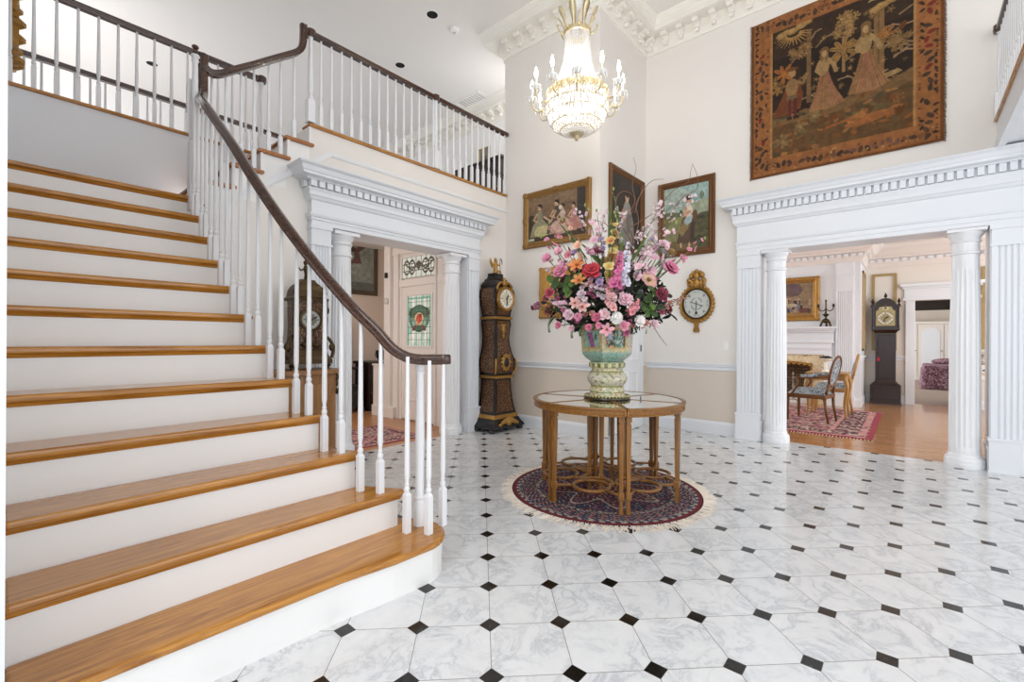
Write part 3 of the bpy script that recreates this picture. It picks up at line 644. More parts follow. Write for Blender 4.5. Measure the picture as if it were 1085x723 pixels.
mb = sb(MB()); mb.lathe([(.0, RZ), (.034, RZ), (.034, RZ + .13), (.029, RZ + .14), (.032, RZ + .155), (.024, RZ + .17), (.026, RZ + .5), (.021, 1.03), (.028, 1.045), (.022, 1.055), (.03, 1.075), (.03, 1.1), (0, 1.1)], 20, (1.568, 2.039))
mb.build('newel_post', 'white_gloss', ST, 'auto')
def newel(parent, off, x, y, z0, z1, blk, r=.028, mat='white_gloss', cap=True):
    mb = MB(); mb.xf = Matrix.Translation(-Vector(off)); h = r * 1.25; mb.box(x - h, x + h, y - h, y + h, z0, z0 + blk)
    mb.lathe([(r * .7, z0 + blk), (r, z0 + blk + .015), (r, z0 + blk + .03), (r * .6, z0 + blk + .045), (r * .75, z0 + blk + .06), (r * .75, z0 + blk + .08), (r * .92, z0 + blk + .12), (r * .6, z1 - .06), (r * .9, z1 - .045), (r * .6, z1 - .03), (r * 1.05, z1 - .01), (r * .9, z1)], 14, (x, y)); return mb.build('newel_post', mat, parent, 'auto')
newel(ST, SO, 1.075, 4.33, 11.4 * RZ, 3.50, .55, .032)
mb = sb(MB()); mb.ell((1.075, 4.33, 3.53), .022); mb.ell((1.075, 4.33, 3.565), (.026, .026, .018)); mb.build('finial', 'rail_wood', ST, True)
for n, us in ((13, (1.23, 1.335)), (14, (1.455, 1.56)), (15, (1.685, 1.79)), (16, (1.915,))):
    for u in us:
        z = min(spline(rail2, 8), key=lambda p: abs(p[0] - u))[2]; baluster(ST, u, 4.47, n * RZ, z - .02, SO, .17)

# ------------------------------------------------------------------ upper railings
def railing(label, name, p0, p1, z, n, posts, zt=.875, mat='white_gloss', bh=.2, s=.033):
    t = thing(name, label, 'railing', (p0[0], p0[1], z)); O = (p0[0], p0[1], z); mb = MB(); mb.xf = Matrix.Translation(-Vector(O))
    mb.sweep(RAILP, [(p0[0], p0[1], z + zt), ((p0[0] + p1[0]) / 2, (p0[1] + p1[1]) / 2, z + zt), (p1[0], p1[1], z + zt)]); mb.build('handrail', 'rail_wood', t, 'auto')
    for i in range(n):
        q = (i + .5) / n; baluster(t, p0[0] + (p1[0] - p0[0]) * q, p0[1] + (p1[1] - p0[1]) * q, z, z + zt - .02, O, bh, s, mat)
    for q in posts:
        x, y = p0[0] + (p1[0] - p0[0]) * q, p0[1] + (p1[1] - p0[1]) * q; newel(t, O, x, y, z, z + zt - .02, .22)
        mb = MB(); mb.xf = Matrix.Translation(-Vector(O)); mb.lathe([(.0, zt - .04), (.045, zt - .035), (.05, zt - .01), (.045, zt + .02), (.048, zt + .03), (.03, zt + .045), (0, zt + .05)], 14, (x, y), z); mb.build('newel_cap', 'rail_wood', t, 'auto')
    return t
railing('dark handrail on white balusters along the gallery edge above the back doorway', 'balcony_railing', (2.0, 4.44), (4.965, 4.44), Z2, 27, (.02, .55))
railing('dark handrail on white balusters above the landing wall at upper left', 'gallery_railing', (.03, 5.665), (2.10, 5.665), Z2, 15, (.98,))
railing('far dark handrail with white balusters seen behind the upper left railing', 'gallery_railing', (.03, 7.05), (3.0, 7.05), Z2, 23, (.99,))
railing('short run of dark handrail and white balusters at the top right corner', 'balcony_railing', (6.26, -.64), (2.0, -.64), Z2, 40, (.01,), .83)
# ------------------------------------------------------------------ round rug
TC = (3.32, 1.855)
rug = thing('round_rug', 'round fringed rug in dark red and navy under the round table', 'rug', (3.32, 1.88, 0))
mb = MB(); NR, NS = 92, 340; R0 = .755; vs = []; cs = []
pal = {k: hexc(v) for k, v in dict(r='4C0E1B', r2='6A1726', n='17172B', c='AFA08E', p='A0635E', b='343A58', g='44442E', k='150A10').items()}
def rugcol(r, th):
    q = r / R0
    if q > .955: return pal['r2'] if q < .985 else pal['r']
    if q > .925: return pal['c'] if (int(th * 60 / pi) % 2) else pal['n']
    rn = RNG.random()
    if q > .73:
        w = sin(24 * th + 6 * q) * cos(130 * q); x = sin(72 * th) * sin(q * 150)
        if q > .90 or q < .75: return pal['b'] if rn < .7 else pal['c']
        return pal['p'] if w > .62 else pal['c'] if x > .72 else pal['r'] if w < -.5 else pal['n'] if rn < .75 else pal['b']
    if q > .70: return pal['c'] if rn < .45 else pal['k']
    m = cos(8 * th) * .12 + .48
    X, Y = r * cos(th), r * sin(th); f = sin(X * 66 + 2 * sin(Y * 31)) * sin(Y * 71 + 2 * sin(X * 33)) * .8 + .25 * sin(X * 140) * sin(Y * 150)
    if abs(q - m) < .014: return pal['c']
    if q > m: return pal['p'] if f > .62 else pal['c'] if f < -.72 else pal['r2'] if f > .35 else pal['n'] if rn < .6 else pal['b']
    if q < .14: return pal['c'] if f > .2 else pal['r2']
    return pal['p'] if f > .6 else pal['b'] if f > .3 else pal['c'] if f < -.68 else pal['g'] if f < -.5 else pal['r']
for i in range(NR + 1):
    r = R0 * i / NR
    for j in range(NS):
        th = 2 * pi * j / NS; vs.append((r * cos(th), r * sin(th), .009)); cs.append(rugcol(r, th))
fs = [(i * NS + j, i * NS + (j + 1) % NS, (i + 1) * NS + (j + 1) % NS, (i + 1) * NS + j) for i in range(1, NR) for j in range(NS)]
mb.add(vs, fs, cs); mb.color(pal['r']); mb.rings([circ(R0, NS, .009), circ(R0 + .004, NS, .0)], cap=False)
# centre fan
mb.color(pal['r2']); mb.add([(0, 0, .009)] + circ(R0 / NR, 40, .009), [(0, 1 + i, 1 + (i + 1) % 40) for i in range(40)])
mb.build('pile', 'woven', rug)
mb = MB()
for i in range(520):
    th = 2 * pi * i / 520 + random.uniform(-.006, .006); L = random.uniform(.055, .105); a2 = th + random.uniform(-.06, .06)
    p0 = Vector((R0 * cos(th), R0 * sin(th), .006)); p1 = Vector(((R0 + L) * cos(a2), (R0 + L) * sin(a2), .003)); pm = (p0 + p1) / 2 + Vector((random.uniform(-.01, .01), random.uniform(-.01, .01), .001))
    mb.tube([p0, pm, p1], [.003, .0034, .003], 4)
f_ = mb.build('fringe', 'fringe', rug); f_['kind'] = 'stuff'

# ------------------------------------------------------------------ round table of six wedge sections
tbl = thing('round_table', 'round wooden table of six wedge sections with mirrored glass top on the round rug', 'table', (TC[0], TC[1], .009))
ZT = .745; RT = .605; RL = .55
def leg(mb, x, y, ang):
    c, s_ = cos(ang), sin(ang)
    def sq(h, z): return [(x + a * c - b * s_, y + a * s_ + b * c, z) for a, b in ((-h, -h), (h, -h), (h, h), (-h, h))]
    mb.rings([sq(.014, 0), sq(.011, .06), sq(.010, .105)]); mb.rings([sq(.017, .10), sq(.019, .11), sq(.019, .15), sq(.017, .155)])
    mb.rings([sq(.0115, .15), sq(.017, .62), sq(.017, .63)]); mb.rings([sq(.0125, .63), sq(.0125, .645)]); mb.rings([sq(.019, .645), sq(.019, ZT - .035)])
for kx in range(6):
    a0 = radians(42 + 60 * kx); a1 = radians(102 + 60 * kx); ga = radians(.45); sec = None
    # wedge rim (moulded frame around the glass)
    mb = MB(); na = 20
    def wedge(r0, r1, ins, z):
        A = a0 + ga + ins; B = a1 - ga - ins; pts = [(r1 * cos(A + (B - A) * i / na), r1 * sin(A + (B - A) * i / na), z) for i in range(na + 1)]
        return pts
    outer = lambda d, z: [((RT - d) * cos(a0 + ga + (a1 - a0 - 2 * ga) * i / na), (RT - d) * sin(a0 + ga + (a1 - a0 - 2 * ga) * i / na), z) for i in range(na + 1)]
    mb.rings([outer(.003, ZT), outer(0, ZT - .006), outer(.001, ZT - .014), outer(.010, ZT - .018), outer(.012, ZT - .045), outer(.006, ZT - .05), outer(.008, ZT - .06), outer(.035, ZT - .06), outer(.035, ZT), outer(.003, ZT)], closed=False)
    for a_, sg in ((a0, 1), (a1, -1)):
        ux, uy = cos(a_), sin(a_); nx, ny = -uy * sg, ux * sg
        P_ = lambda r, o, z: (ux * r + nx * o, uy * r + ny * o, z)
        mb.rings([[P_(.10, .003, z), P_(RT - .006, .003, z), P_(RT - .006, .017, z), P_(.10, .017, z)] for z in (ZT - .055, ZT)])
    inn = [(.115 * cos(a0 + ga + (a1 - a0 - 2 * ga) * i / 6), .115 * sin(a0 + ga + (a1 - a0 - 2 * ga) * i / 6)) for i in range(7)]
    out2 = [(.13 * cos(a1 - ga - (a1 - a0 - 2 * ga) * i / 6), .13 * sin(a1 - ga - (a1 - a0 - 2 * ga) * i / 6)) for i in range(7)]
    mb.prism(inn + out2, ZT - .055, ZT)
    sec = mb.build('table_section', 'table_wood_h', tbl)
    mb = MB(); i0, i1 = a0 + radians(1.6), a1 - radians(1.6)
    mb.prism([(.10 * cos(i0), .10 * sin(i0))] + [((RT - .028) * cos(i0 + (i1 - i0) * i / na), (RT - .028) * sin(i0 + (i1 - i0) * i / na)) for i in range(na + 1)] + [(.10 * cos(i1), .10 * sin(i1))], ZT - .010, ZT - .002)
    mb.build('glass_panel', 'smoked_mirror', sec, label='mirrored glass panel')
    for r, da in ((RL, radians(2.6)), (RL, -radians(2.6))):
        a_ = (a0 if da > 0 else a1) + da; mb = MB(); leg(mb, r * cos(a_), r * sin(a_), a_); mb.build('leg', 'table_wood', sec)
    am = (a0 + a1) / 2; mb = MB(); leg(mb, .145 * cos(am), .145 * sin(am), am); mb.build('leg', 'table_wood', sec)
    # pierced ring stretcher: arcs joining the three legs
    mb = MB(); cx, cy = .375 * cos(am), .375 * sin(am); pr = [(-.010, -.009), (.010, -.009), (.010, .009), (-.010, .009)]
    mb.sweep(pr, [(cx + .135 * cos(am + 2 * pi * i / 32), cy + .135 * sin(am + 2 * pi * i / 32), .13) for i in range(32)], closed=True)
    for a_ in (a0 + radians(2.6), a1 - radians(2.6)):
        lx, ly = RL * cos(a_), RL * sin(a_); d = Vector((lx - cx, ly - cy)); L = d.length; d /= L; s0 = Vector((cx, cy)) + d * .135
        mb.tube([(s0.x, s0.y, .13), (lx, ly, .13)], .010, 6)
        # small side loop
        px, py = .24 * cos(a_), .24 * sin(a_); w = radians(16) * (1 if a_ < am else -1)
        mb.sweep(pr, spline([(.15 * cos(am), .15 * sin(am), .13), (.20 * cos(am + (a_ - am) * .75), .20 * sin(am + (a_ - am) * .75), .13), (.29 * cos(a_), .29 * sin(a_), .13), (.30 * cos(am + (a_ - am) * .6), .30 * sin(am + (a_ - am) * .6), .13)], 5))
    mb.build('stretcher', 'table_wood_h', sec, True)

# ------------------------------------------------------------------ vase
ZV = .009 + ZT
vase = thing('vase', 'tall footed porcelain vase with green and black flower panels on the round table', 'vase', (TC[0] - .005, TC[1], ZV))
mb = MB(); P1 = [(.0, 0), (.155, 0), (.165, .012), (.158, .03), (.135, .045), (.140, .052), (.138, .07)]
def specol(base, cols, th=.5): 
    return hexc(base) if random.random() > th else hexc(random.choice(cols))
prof = [(.0, .0), (.185, 0), (.19, .010), (.175, .026)]
mb.color('3E3A26'); mb.lathe(prof, 48, cap=True); mb.color('B9AE72')
for i in range(40): a_ = 2 * pi * i / 40; mb.ell((.176 * cos(a_), .176 * sin(a_), .024), .009, 6, 4)
mb.build('beaded_rim', 'porcelain', vase, True, label='dark beaded base rim')
foot = [(.155, .02), (.142, .035), (.136, .05), (.139, .062), (.134, .085), (.128, .10), (.136, .115), (.152, .135), (.160, .155), (.159, .175), (.150, .195), (.136, .212), (.126, .225), (.124, .24), (.132, .25), (.146, .256), (.148, .285), (.138, .292), (.128, .298)]
ft = []
for i in range(len(foot) - 1):
    for j in range(4): q = j / 4; ft.append((foot[i][0] * (1 - q) + foot[i + 1][0] * q, foot[i][1] * (1 - q) + foot[i + 1][1] * q))
mb = MB(); n = 96; vs = []; cs = []
for r, z in ft:
    for j in range(n):
        th = 2 * pi * j / n; vs.append((r * cos(th), r * sin(th), z)); c = 'CFC8A4'; RN = random.random()
        f = sin(th * 9 + z * 40) * sin(z * 70 + 2 * sin(th * 5))
        if .05 < z < .062 or .095 < z < .108 or .215 < z < .228: c = '8A8A4A'
        elif .255 < z < .287: c = '5E6A3E' if (j % 6) < 3 else 'CFC98E'
        elif .12 < z < .21: c = 'B7B0A8' if f > .6 else '77846A' if f < -.7 else 'DCD8C4' if f > .2 else 'CAC4A4'
        elif f > .55: c = '8FA27A'
        elif f < -.6: c = 'B98F5A'
        if RN < .22: c = random.choice(['9AA886', 'B0A07A', '8A8A92', 'B08C78', 'DAD6C4'])
        cs.append(hexc(c))
mb.add(vs, [(i * n + j, i * n + (j + 1) % n, (i + 1) * n + (j + 1) % n, (i + 1) * n + j) for i in range(len(ft) - 1) for j in range(n)], cs); mb.build('foot', 'porcelain', vase, True, label='cream patterned baluster foot')
# hexagonal bowl; vertices turned to match the photo
HB = radians(-161); bowl = [(.128, .297), (.150, .315), (.176, .335), (.196, .36), (.200, .38), (.215, .585), (.222, .592), (.222, .602), (.205, .602), (.19, .57), (.12, .33)]
mb = MB(); n = 24; hv = [(cos(HB + 2 * pi * i / 6), sin(HB + 2 * pi * i / 6)) for i in range(6)]; vs = []; cs = []
rows = []
for i in range(len(bowl) - 1):
    m_ = 14 if i == 4 else 3
    for j in range(m_): q = j / m_; rows.append((bowl[i][0] * (1 - q) + bowl[i + 1][0] * q, bowl[i][1] * (1 - q) + bowl[i + 1][1] * q, i))
rows.append((*bowl[-1], 9))
for r, z, seg in rows:
    for f in range(6):
        for j in range(n):
            q = j / n; RN = random.random(); x = hv[f][0] * (1 - q) + hv[(f + 1) % 6][0] * q; y = hv[f][1] * (1 - q) + hv[(f + 1) % 6][1] * q
            vs.append((x * r * 1.06, y * r * 1.06, z)); fl = sin(q * 23 + f) * sin(z * 75 + 3 * sin(q * 11 + f))
            if seg <= 3 and z < .378: c = '8AB09E' if RN > .3 else '6E8E84' if RN > .1 else 'B09A9E'
            elif z > .585: c = 'C9B27A'
            elif .10 < q < .90 and .40 < z < .565:
                if f % 2 == 0:
                    c = '14141A' if RN < .58 else 'B8706E' if RN < .72 else '5E8A72' if RN < .84 else 'B9B4AA' if RN < .94 else 'C9A24A'
                    if abs(q - .62) < .14 and abs(z - .46) < .05: c = '4E7A62' if RN < .7 else 'B9C4B8'
                    if abs(q - .30) < .10 and abs(z - .50) < .03: c = 'A9B0B8' if RN < .7 else '5A6A88'
                else:
                    c = '8FB4A4' if RN < .8 else '6A8A84' if RN < .9 else 'D0C0B0'
                    if abs(q - .5 + (z - .47) * 1.2) < .12 and .42 < z < .53: c = 'A4608A' if RN < .7 else '6A4A78'
                    if abs(q - .72) < .07 and abs(z - .5) < .02: c = '4A6A6A'
                if q < .14 or q > .86 or z < .41 or z > .555: c = 'B79B5E'
            else: c = 'C6B88E' if RN > .35 else 'B07E66' if RN > .2 else '8FA890'
            cs.append(hexc(c))
N6 = 6 * n
mb.add(vs, [(i * N6 + j, i * N6 + (j + 1) % N6, (i + 1) * N6 + (j + 1) % N6, (i + 1) * N6 + j) for i in range(len(rows) - 1) for j in range(N6)], cs); mb.build('bowl', 'porcelain', vase, 'auto', label='six sided bowl with green and black panels')

# ------------------------------------------------------------------ flower arrangement
ZF = ZV + .60
fl = thing('flower_arrangement', 'large pink, red and cream flower arrangement with curly twigs in the porcelain vase', 'flowers', (TC[0], TC[1], ZF))
RIGHT = Vector((.6569, -.754, 0)); FWD = Vector((.754, .6569, 0)); UP = Vector((0, 0, 1))
def at3(px, py, d):       # position in the bouquet from a side/height offset measured on the photo and a depth d towards the viewer
    D = 3.72 - d; s_ = ((px - 542.5) / 481.7) * D - .782 ; z = 1.2246 + (360.3 - py) / 481.7 * D - ZF
    return RIGHT * s_ - FWD * d + UP * z
def dome(px, py):
    s_ = (px - 645) * .0077 / .66; z = (300 - py) * .0077 / .8
    return .40 * sqrt(max(.03, 1 - s_ * s_ - z * z))
def basis(d):
    d = Vector(d).normalized(); a = d.orthogonal().normalized(); return d, a, d.cross(a)
def petal(mb, c, d, a, L, w, cup=.3, c0=None, c1=None, tip=.2):
    c0 = np.array(c0) ** 1.12; c1 = np.array(c1) * .86
    # petal from c along a (outwards) bending with d (axis)
    b = d.cross(a); vs = []; cs = []; prof = [(0, .25), (.3, .8), (.6, 1.0), (.85, .7), (1, tip)]
    for t, ww in prof:
        o = Vector(c) + a * (L * t) + d * (L * cup * (t - .6 * t * t) * 2)
        e = d * (L * .10 * t)
        vs += [o - b * w * ww * .5 + e, o, o + b * w * ww * .5 + e]; cc = tuple(np.array(c0) * (1 - t) + np.array(c1) * t); cs += [cc] * 3
    n = len(prof); mb.add(vs, [(i * 3 + j, i * 3 + j + 1, (i + 1) * 3 + j + 1, (i + 1) * 3 + j) for i in range(n - 1) for j in range(2)], cs)
def flower(mb, c, d, size, c0, c1, n=5, layers=1, cup=.4, wide=.9, tip=.3, cent=None):
    d, a, b = basis(d); c0, c1 = hexc(c0), hexc(c1)
    for l in range(layers):
        k_ = 1 - .26 * l; cu = cup + .45 * l
        for i in range(n):
            th = 2 * pi * (i + .5 * l) / n + random.uniform(-.12, .12); ax = a * cos(th) + b * sin(th)
            v = random.uniform(.72, 1.04); petal(mb, Vector(c) + d * .012 * l, d, ax, size * k_ * v, size * wide * k_, cu, tuple(x * v for x in c0), tuple(min(1, x * v) for x in c1), tip)
    if cent: mb.color(cent); mb.ell(Vector(c) + d * size * .12, size * .16, 6, 4)
def stem(mb, p, col='4B5A2E', r=.0035):
    mb.color(col); q = Vector((random.uniform(-.04, .04), random.uniform(-.04, .04), -.06)); mb.tube(spline([q, q * .3 + Vector(p) * .5 + Vector((0, 0, .03)), p], 4), r, 5)
def viewdir(p): 
    v = Vector(p); v.z *= .6; return (v.normalized() * .7 - FWD * .45 + UP * .25).normalized()
# round blooms: (px, py, kind, size)
BLOOM = [('carnation', 594, 289, .062, 'D8527E', 'F0A2B8', 9, 4, .5), ('carnation', 627, 288, .075, '8E0F22', 'D2313F', 9, 4, .5), ('carnation', 583, 311, .045, '9C1F3A', 'D65A74', 8, 3, .5), ('rose', 707, 286, .075, 'B82C62', 'F08CB0', 7, 4, .6),
         ('poppy', 686, 297, .085, 'F2D9A0', 'E59AA6', 6, 1, .35), ('lily', 611, 281, .07, 'D9702A', 'E9A458', 6, 1, .3), ('lily', 613, 297, .06, 'D9762E', 'EBAF6A', 6, 1, .25), ('lily', 609, 321, .06, 'E9A09A', 'F5D4CC', 6, 1, .15), ('lily', 617, 325, .065, 'E9A09A', 'F7DAD2', 6, 1, .15),
         ('lily', 643, 349, .06, 'E48FA2', 'F8C6CC', 6, 1, .1), ('daisy', 653, 337, .052, 'F4EFE6', 'FBF8F2', 9, 3, .35), ('rose', 661, 318, .06, 'D88AA0', 'F2CBD4', 7, 3, .5), ('rose', 647, 316, .05, 'E49A9E', 'F6D2CE', 7, 3, .5), ('orchid', 570, 325, .05, '5C1F3A', 'B07088', 5, 1, .3), ('orchid', 566, 327, .028, '4A1628', '6A2238', 5, 2, .5),
         ('rose', 699, 313, .065, '5A0F26', '9A2444', 7, 3, .5), ('daisy', 677, 340, .05, 'E6DCD6', 'F6F0EC', 6, 2, .3), ('orchid', 692, 343, .045, 'C98A9C', 'F0DCE0', 5, 2, .3), ('orchid', 661, 345, .045, 'C9587C', 'F0A6BE', 6, 1, .2), ('orchid', 640, 333, .05, 'E6A4B0', 'F8DCDC', 6, 2, .3), ('orchid', 616, 312, .04, 'C8A0AE', 'EADAE0', 6, 2, .4),
         ('carnation', 632, 336, .04, 'B83A60', 'E67E9C', 8, 3, .5), ('carnation', 613, 336, .038, 'C2527A', 'EFA6BC', 8, 3, .5), ('carnation', 603, 334, .045, 'E0A0B4', 'F6D8DE', 8, 3, .5), ('carnation', 592, 345, .03, 'C0406A', 'E690AC', 8, 2, .5), ('orchid', 672, 325, .045, 'D0687E', 'F0AEB4', 6, 2, .3), ('orchid', 580, 275, .05, 'E070A0', 'F4B8CC', 6, 2, .4), ('orchid', 592, 268, .045, 'E88CAC', 'F8CCD8', 6, 2, .4),
         ('carnation', 700, 330, .03, '8C1C3C', 'B8506C', 7, 2, .5), ('orchid', 606, 348, .03, 'D890A6', 'F4CCD4', 6, 2, .4), ('carnation', 624, 347, .032, 'C23C68', 'E88CA8', 7, 2, .5), ('carnation', 634, 345, .03, 'D85080', 'F0A0B8', 7, 2, .5)]
for kind, px, py, sz, c0, c1, n, ly, cup in BLOOM:
    p = at3(px, py, dome(px, py) + .03); mb = MB(); tip = .9 if kind in ('carnation', 'rose', 'daisy') else .12 if kind == 'lily' else .55
    flower(mb, p, viewdir(p), sz * .98, c0, c1, n, ly, cup, .5 if kind == 'lily' else .85, tip, {'poppy': '7A4A1E', 'lily': '8A4A22', 'daisy': 'E9DFB0', 'orchid': 'B8905A'}.get(kind))
    if kind == 'poppy':
        for i in range(10): th = i * .63; d, a, b = basis(viewdir(p)); mb.color('4A2A12'); mb.tube([p, p + d * .03 + (a * cos(th) + b * sin(th)) * .018], .0018, 4)
    stem(mb, p); mb.build({'carnation': 'carnation', 'rose': 'rose', 'lily': 'lily', 'poppy': 'poppy', 'daisy': 'ranunculus', 'orchid': 'blossom'}[kind], 'petal', fl)
def spike(p0, p1, sz, c0, c1, n, name, bud='8FA05A', dense=1, nf=5, cup=.5):
    mb = MB(); p0, p1 = Vector(p0), Vector(p1); ax = p1 - p0
    mb.color('56682F'); mb.tube([Vector((0, 0, -.08)), p0 * .6, p0, p0 + ax * .5, p1], [.004, .004, .004, .003, .002], 5)
    d, a, b = basis(ax)
    for i in range(n):
        t = i / max(n - 1, 1); k_ = 1 - .62 * t; c = p0 + ax * t
        for j in range(dense):
            th = (i * 2.4 + j * 2 * pi / dense + random.uniform(-.3, .3)); o = (a * cos(th) + b * sin(th)); f = (o * .8 - FWD * .5 + d * .35).normalized()
            if t > .86 and name == 'gladiolus': mb.color(bud); mb.ell(c + o * .01, (.008, .008, .016), 6, 4)
            else: flower(mb, c + o * sz * .5 * k_, f, sz * k_, c0, c1, nf, 1, cup, .95, .5)
    return mb.build(name, 'petal', fl)
def sp(x0, y0, x1, y1, sz, c0, c1, n, name, off=0, **kw):
    spike(at3(x0, y0, dome(x0, y0) + off), at3(x1, y1, max(.05, dome(x1, y1)) + off), sz, c0, c1, n, name, **kw)
sp(645, 290, 653, 228, .048, 'C9A23C', 'F0DC96', 12, 'gladiolus', .04); sp(648, 268, 650, 225, .05, 'B8412E', 'EFD27A', 5, 'gladiolus', .06)
sp(652, 302, 657, 268, .040, 'C23A78', 'EA86B4', 9, 'delphinium', .06, dense=3); sp(661, 300, 665, 258, .036, 'C9C2DA', 'F2EEF6', 10, 'delphinium', .05, dense=3)
sp(608, 278, 580, 236, .045, 'C85A70', 'F0A8B0', 8, 'gladiolus'); sp(617, 268, 596, 232, .042, 'D88A76', 'F2D6B0', 7, 'gladiolus'); sp(632, 262, 620, 216, .045, 'EAA8BC', 'F9DEE4', 9, 'gladiolus', -.05); sp(636, 250, 631, 222, .042, 'F0BCCA', 'FBE8EC', 6, 'gladiolus', -.08)
sp(690, 282, 716, 236, .055, 'EFAFC0', 'FADCE4', 10, 'gladiolus', .02); sp(697, 265, 709, 243, .055, 'F0B8C8', 'FBE4EA', 5, 'gladiolus'); sp(716, 278, 746, 250, .040, 'D87896', 'F0AABC', 8, 'gladiolus', -.02); sp(675, 290, 690, 258, .042, 'E6A8B8', 'F8DCE2', 7, 'gladiolus', .05)
sp(585, 262, 574, 250, .036, 'D06A90', 'F0B0C4', 5, 'gladiolus'); sp(600, 325, 583, 318, .032, 'E0A0B8', 'F6D6E0', 7, 'delphinium', .02, dense=2); sp(648, 326, 644, 306, .036, 'E08A90', 'F6C2BE', 7, 'delphinium', .06, dense=2); sp(668, 330, 676, 318, .034, 'D8707A', 'F0A4A6', 6, 'delphinium', .05, dense=2)
sp(700, 326, 730, 313, .032, '9C5A50', 'C88A7C', 9, 'delphinium', .0, dense=2); sp(655, 230, 648, 200, .020, '5E7A3A', '8FA860', 8, 'gladiolus', -.02, nf=3); sp(640, 312, 622, 300, .03, 'B89AA8', 'E0CCD4', 5, 'delphinium', .05, dense=2)
for i in range(46):
    px = random.gauss(645, 34); py = random.uniform(258, 346)
    if abs(px - 645) > 75 - max(0, py - 320) * 1.2: continue
    p = at3(px, py, dome(px, py) + random.uniform(-.05, .02)); c0, c1 = random.choice([('8E2A4E', 'C86A8E'), ('C27A92', 'EABCCA'), ('6A1430', 'A03A58'), ('D8B0B8', 'F4E2E4'), ('B86A5A', 'E0A898'), ('7A5A8A', 'BCA6C6')])
    mb = MB()
    for q in range(random.choice([2, 3, 4])):
        o = Vector((random.gauss(0, .022), random.gauss(0, .022), random.gauss(0, .022))); flower(mb, p + o, viewdir(p) + o * 8, random.uniform(.018, .032), c0, c1, 5, random.choice([1, 2]), .45, .9, .6)
    stem(mb, p, '3A4A26', .002); mb.build('filler_blossom', 'petal', fl)
# back and sides of the bouquet
for i in range(26):
    th = random.uniform(-.15, pi + .15); rr = random.uniform(.22, .42); zz = random.uniform(.1, .62); v = RIGHT * cos(th) * rr * 1.25 + FWD * sin(th) * rr + UP * zz
    c0, c1 = random.choice([('C24A76', 'F0A0BC'), ('E8B0BE', 'F9DEE4'), ('9C1F3A', 'D65A74'), ('D9A24A', 'F2D89A'), ('E4DAD6', 'F8F2EE')]); mb = MB(); flower(mb, v, v, random.uniform(.045, .07), c0, c1, 7, 3, .5, .85, .8); stem(mb, v); mb.build('rose', 'petal', fl)
# blossom branches with small pale flowers
def branch(pts, nb, sz=.015, c0='E6B8BE', c1='FBEEEE'):
    mb = MB(); P_ = spline([at3(*q) for q in pts], 6); mb.color('4A3426'); mb.tube(P_, [.004 - .003 * i / len(P_) for i in range(len(P_))], 5)
    for i in range(nb):
        q = P_[random.randrange(len(P_) // 3, len(P_))]; o = Vector((random.gauss(0, .02), random.gauss(0, .02), random.gauss(0, .02))); c = Vector(q) + o; flower(mb, c, (o.normalized() - FWD * .6), sz * random.uniform(.7, 1.2), c0, c1, 5, 1, .3, 1, .5)
    mb.build('blossom_branch', 'petal', fl)
for pts, nb in (([(655, 300, .2), (668, 262, .22), (690, 235, .15), (698, 214, .1)], 46), ([(660, 290, .1), (676, 250, .1), (706, 222, .05), (735, 208, .0)], 40), ([(650, 285, .15), (655, 250, .2), (658, 222, .2)], 26), ([(664, 300, .3), (680, 268, .3), (694, 250, .25)], 34),
                ([(640, 280, .1), (637, 250, .1), (640, 224, .1)], 20), ([(636, 270, 0), (618, 240, -.05), (608, 222, -.1)], 14), ([(668, 290, -.1), (690, 250, -.15), (716, 226, -.2)], 26)): branch(pts, nb)
# curly twigs
TW = [[(668, 300, .1), (670, 255, .1), (664, 232, .1), (672, 212, .1), (669, 196, .1), (673, 178, .1), (670, 166, .1)], [(668, 255, .05), (657, 235, .08), (652, 212, .1), (660, 202, .1), (672, 210, .1), (668, 228, .1)], [(672, 225, .05), (678, 205, .0), (690, 191, 0), (703, 189, 0)],
      [(668, 240, 0), (690, 226, -.05), (703, 212, -.1), (714, 200, -.1), (728, 192, -.1), (731, 180, -.1), (733, 172, -.1)], [(712, 222, 0), (724, 207, 0), (737, 200, 0), (738, 186, 0), (733, 173, 0)], [(668, 260, .1), (676, 236, .12), (673, 216, .12), (679, 204, .1)], [(676, 340, .25), (690, 344, .3), (700, 357, .3), (707, 366, .3)],
      [(640, 300, .3), (634, 285, .33), (640, 270, .3), (632, 258, .3)], [(650, 250, -.1), (640, 236, -.1), (622, 232, -.1)], [(700, 290, .0), (712, 283, 0), (722, 274, 0)]]
for t_ in TW:
    mb = MB(); P_ = spline([at3(*q) for q in t_], 7); mb.color('7A4E38'); mb.tube(P_, [.0042 - .003 * i / len(P_) for i in range(len(P_))], 5); mb.build('curly_twig', 'petal', fl)
